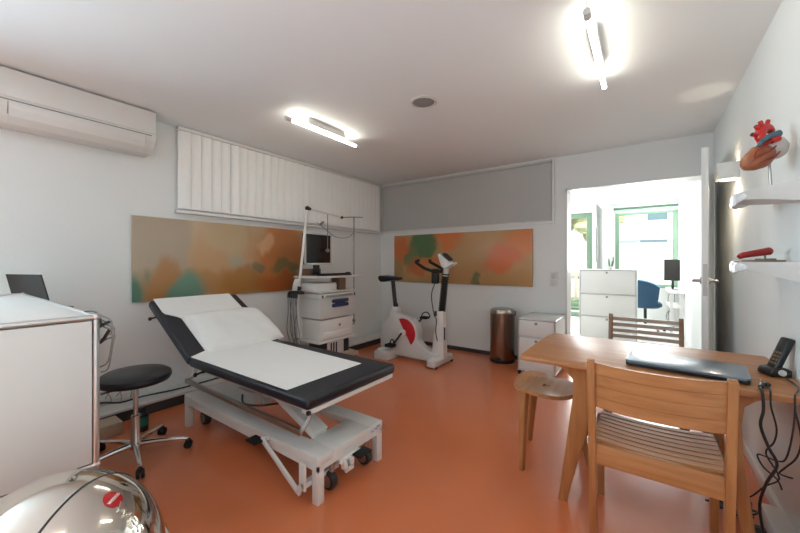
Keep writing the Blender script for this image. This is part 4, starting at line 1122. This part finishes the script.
for i in range(4): g.tube([(.40 + i * .02, 8.58, .70), (.36 + i * .03, 8.5, .45), (.42 - i * .03, 8.45, .2), (.38 + i * .02, 8.3, .02)], .006, 6)
tag(build('desk_cables', g, 'cableg'), 'grey cables hanging under the office desk', 'cables')

# ------------------------------------------------------------------ outside
tag(build('street', G().box((-30, 11.2, .30), (30, 40, .55)), 'asphalt'), kind='structure')
tag(build('terrace', G().box((-30, OB + .2, -.15), (30, 11.2, -.02)), 'plaster'), kind='structure')
tag(build('garden_wall', G().box((-30, 11.0, -.02), (30, 11.2, .75)), 'plaster'), kind='structure')
fb = thing('apartment_building', 'pale plaster building with small dark windows across the street', 'building', (0, 24, .55))
build('facade', G().box((-14, 24, .55), (14, 30, 7)), 'plaster', fb)
for x, z, w, h, m_ in ((-2.0, 3.0, .55, 3.0, 'winglass'), (.1, 3.6, .9, .9, 'winglass'), (-.6, 2.0, 1.6, .5, 'winglass'), (.05, .9, .9, 1.0, 'brick'), (2.2, 3.2, .9, 1.4, 'winglass'), (-4.6, 3.2, .9, 1.4, 'winglass'), (1.9, 1.4, .8, .7, 'winglass')):
    f_ = build('window_frame', G().box((x - .08, 23.94, z - .08), (x + w + .08, 24.0, z + h + .08)), 'white', fb)
    build('pane', G().box((x, 23.92, z), (x + w, 23.945, z + h)), m_, f_)
g = G(); g.box((-14, 23.85, 4.9), (14, 24.0, 5.0)); build('cornice', g, 'beige', fb)
ca_ = thing('parked_car', 'pale car with a teal windscreen parked on the street outside', 'car', (-.85, 13.6, .55))
def carx(x): return -.85 + x
side = [(11.9, .30), (11.85, .55), (11.95, .80), (12.9, .95), (13.6, 1.42), (14.9, 1.48), (15.9, 1.10), (16.1, .85), (16.1, .35), (14, .28)]
g = G(); g.prism([(y, z + .55) for y, z in side], 'X', carx(-.85), carx(.85), .05, 3)
for v in g.bm.verts:
    if v.co.z > 1.55: v.co.x = carx(0) + (v.co.x - carx(0)) * (1 - .22 * (v.co.z - 1.55) / .45)
build('car_body', g, 'carpaint', ca_)
g = G(); g.prism([(12.98, 1.53), (13.60, 1.945), (13.56, 1.965), (12.92, 1.53)], 'X', carx(-.68), carx(.68)); build('windscreen', g, 'carglass', ca_)
for x in (-.8, .8):
    for y in (12.6, 15.2): build('wheel', G().cyl((carx(x) - .1, y, .86), (carx(x) + .1, y, .86), .31, n=24), 'rubber', ca_)
for x in (-.6, .6): build('headlight', G().ell((carx(x), 11.9, 1.22), (.16, .06, .08)), 'glosswhite', ca_)
for x in (-.92, .92): build('wing_mirror', G().ell((carx(x), 13.2, 1.58), (.12, .07, .08)), 'carpaint', ca_)
tr = thing('street_tree', 'yellow-green leafy tree seen through the office glass door', 'tree', (-3.6, 17, .55))
build('trunk', G().tube([(-3.6, 17, .5), (-3.55, 17, 2), (-3.65, 17, 3.2)], [.2, .15, .1], 10), 'bark', tr)
g = G()
for k in range(90):
    c = Vector((-3.6 + random.gauss(0, 1.3), 17 + random.gauss(0, .7), 3.3 + random.gauss(0, .9)))
    t = G(); r_ = random.uniform(.3, .5)
    g.ell(c, (r_, r_, r_ * .8), n=10, m=7)
for v in g.bm.verts: v.co += Vector((noise.noise(v.co * 4), noise.noise(v.co * 4 + Vector((9, 0, 0))), noise.noise(v.co * 4 + Vector((0, 9, 0))))) * .18
build('crown', g, 'leaf', tr)
fe = thing('garden_fence', 'low pale rail fence beyond the office glass door', 'fence', (-2.0, 10.7, 0))
g = G()
for k in range(16): g.box((-3.4 + k * .18, 10.7, -.02), (-3.36 + k * .18, 10.73, 1.05))
build('pickets', g, 'beige', fe)
build('rails', G().box((-3.5, 10.73, .2), (-.5, 10.76, .26)).box((-3.5, 10.73, .85), (-.5, 10.76, .91)), 'beige', fe)
g = G()
for k in range(30):
    g.ell((-3.4 + k * .1, 10.25 + random.uniform(-.06, .06), .10 + random.uniform(0, .16)), (.13, .13, .15), n=10, m=7)
for v in g.bm.verts: v.co += Vector((noise.noise(v.co * 12), noise.noise(v.co * 12 + Vector((9, 0, 0))), noise.noise(v.co * 12 + Vector((0, 9, 0))))) * .05
tag(build('box_hedge', g, 'hedge'), 'low dark green hedge outside the office glass door', 'hedge')

# ------------------------------------------------------------------ light
W = bpy.data.worlds.new('sky'); S.world = W; W.use_nodes = True
bg = W.node_tree.nodes['Background']; bg.inputs['Color'].default_value = (.95, .98, 1.0, 1); bg.inputs['Strength'].default_value = 2.6

def area(name, loc, rot, sx, sy, power, color, spread=180):
    l = bpy.data.lights.new(name, 'AREA'); l.shape = 'RECTANGLE'; l.size = sx; l.size_y = sy; l.energy = power; l.color = color; l.spread = R(spread)
    o = bpy.data.objects.new(name, l); COL.objects.link(o); o.location = loc; o.rotation_euler = rot
    return o
# fill light in the added window behind the viewer; daylight at the office windows
area('added_window_fill', (LW - .03, (ly0 + ly1) / 2, (lz0 + lz1) / 2), (0, R(-90), 0), lz1 - lz0 - .12, ly1 - ly0 - .12, 84, (.60, .86, 1), 150)
area('daylight_office_window', (0, OB + .02, 1.6), (R(-90), 0, 0), .95, 1.5, 40, (.95, .98, 1))
area('daylight_office_door', ((dx0 + dx1) / 2, OB + .02, 1.2), (R(-90), 0, 0), .75, 2.1, 40, (.95, .98, 1))
area('added_office_fill', (OL + .02, 7.0, 1.5), (0, R(-90), 0), 1.6, 2.4, 18, (.97, .99, 1))  # added fill in front of the solid office wall, no window there
sun = bpy.data.lights.new('sun', 'SUN'); sun.energy = 3.2; sun.angle = R(3); sun.color = (1, .96, .9)
so = bpy.data.objects.new('sun', sun); COL.objects.link(so); so.rotation_euler = (R(-52), 0, R(-14))
for nm, d_ in (('sconce_up', 1), ('sconce_down', -1)):
    l = bpy.data.lights.new(nm, 'SPOT'); l.energy = 1.2 if d_ > 0 else 3.0; l.spot_size = R(36 if d_ > 0 else 160); l.spot_blend = .6; l.color = (1, .88, .70); l.shadow_soft_size = .015
    o = bpy.data.objects.new(nm, l); COL.objects.link(o); o.location = (.505 if d_ > 0 else .47, 3.40, 1.975 if d_ > 0 else 1.835)
    o.rotation_euler = (0, R(180 - 14) if d_ > 0 else R(14), 0)

# ------------------------------------------------------------------ camera
cam = bpy.data.cameras.new('camera'); co = bpy.data.objects.new('camera', cam); COL.objects.link(co)
co.location = (0, 0, 1.25); co.rotation_euler = (R(90), 0, R(35.4))
cam.sensor_fit = 'HORIZONTAL'; cam.sensor_width = 36; cam.lens = 345 / 800 * 36; cam.shift_y = -4.5 / 800
cam.clip_start = .02; cam.clip_end = 200
S.camera = co
S.view_settings.view_transform = 'Standard'; S.view_settings.look = 'None'
S.view_settings.exposure = 0.82; S.view_settings.gamma = 1.0; S.view_settings.use_curve_mapping = False
S.cycles.max_bounces = 10; S.cycles.diffuse_bounces = 6; S.cycles.glossy_bounces = 5; S.cycles.transparent_max_bounces = 12
S.cycles.use_denoising = True; S.cycles.sample_clamp_indirect = 6.0
S.cycles.caustics_reflective = False; S.cycles.caustics_refractive = False
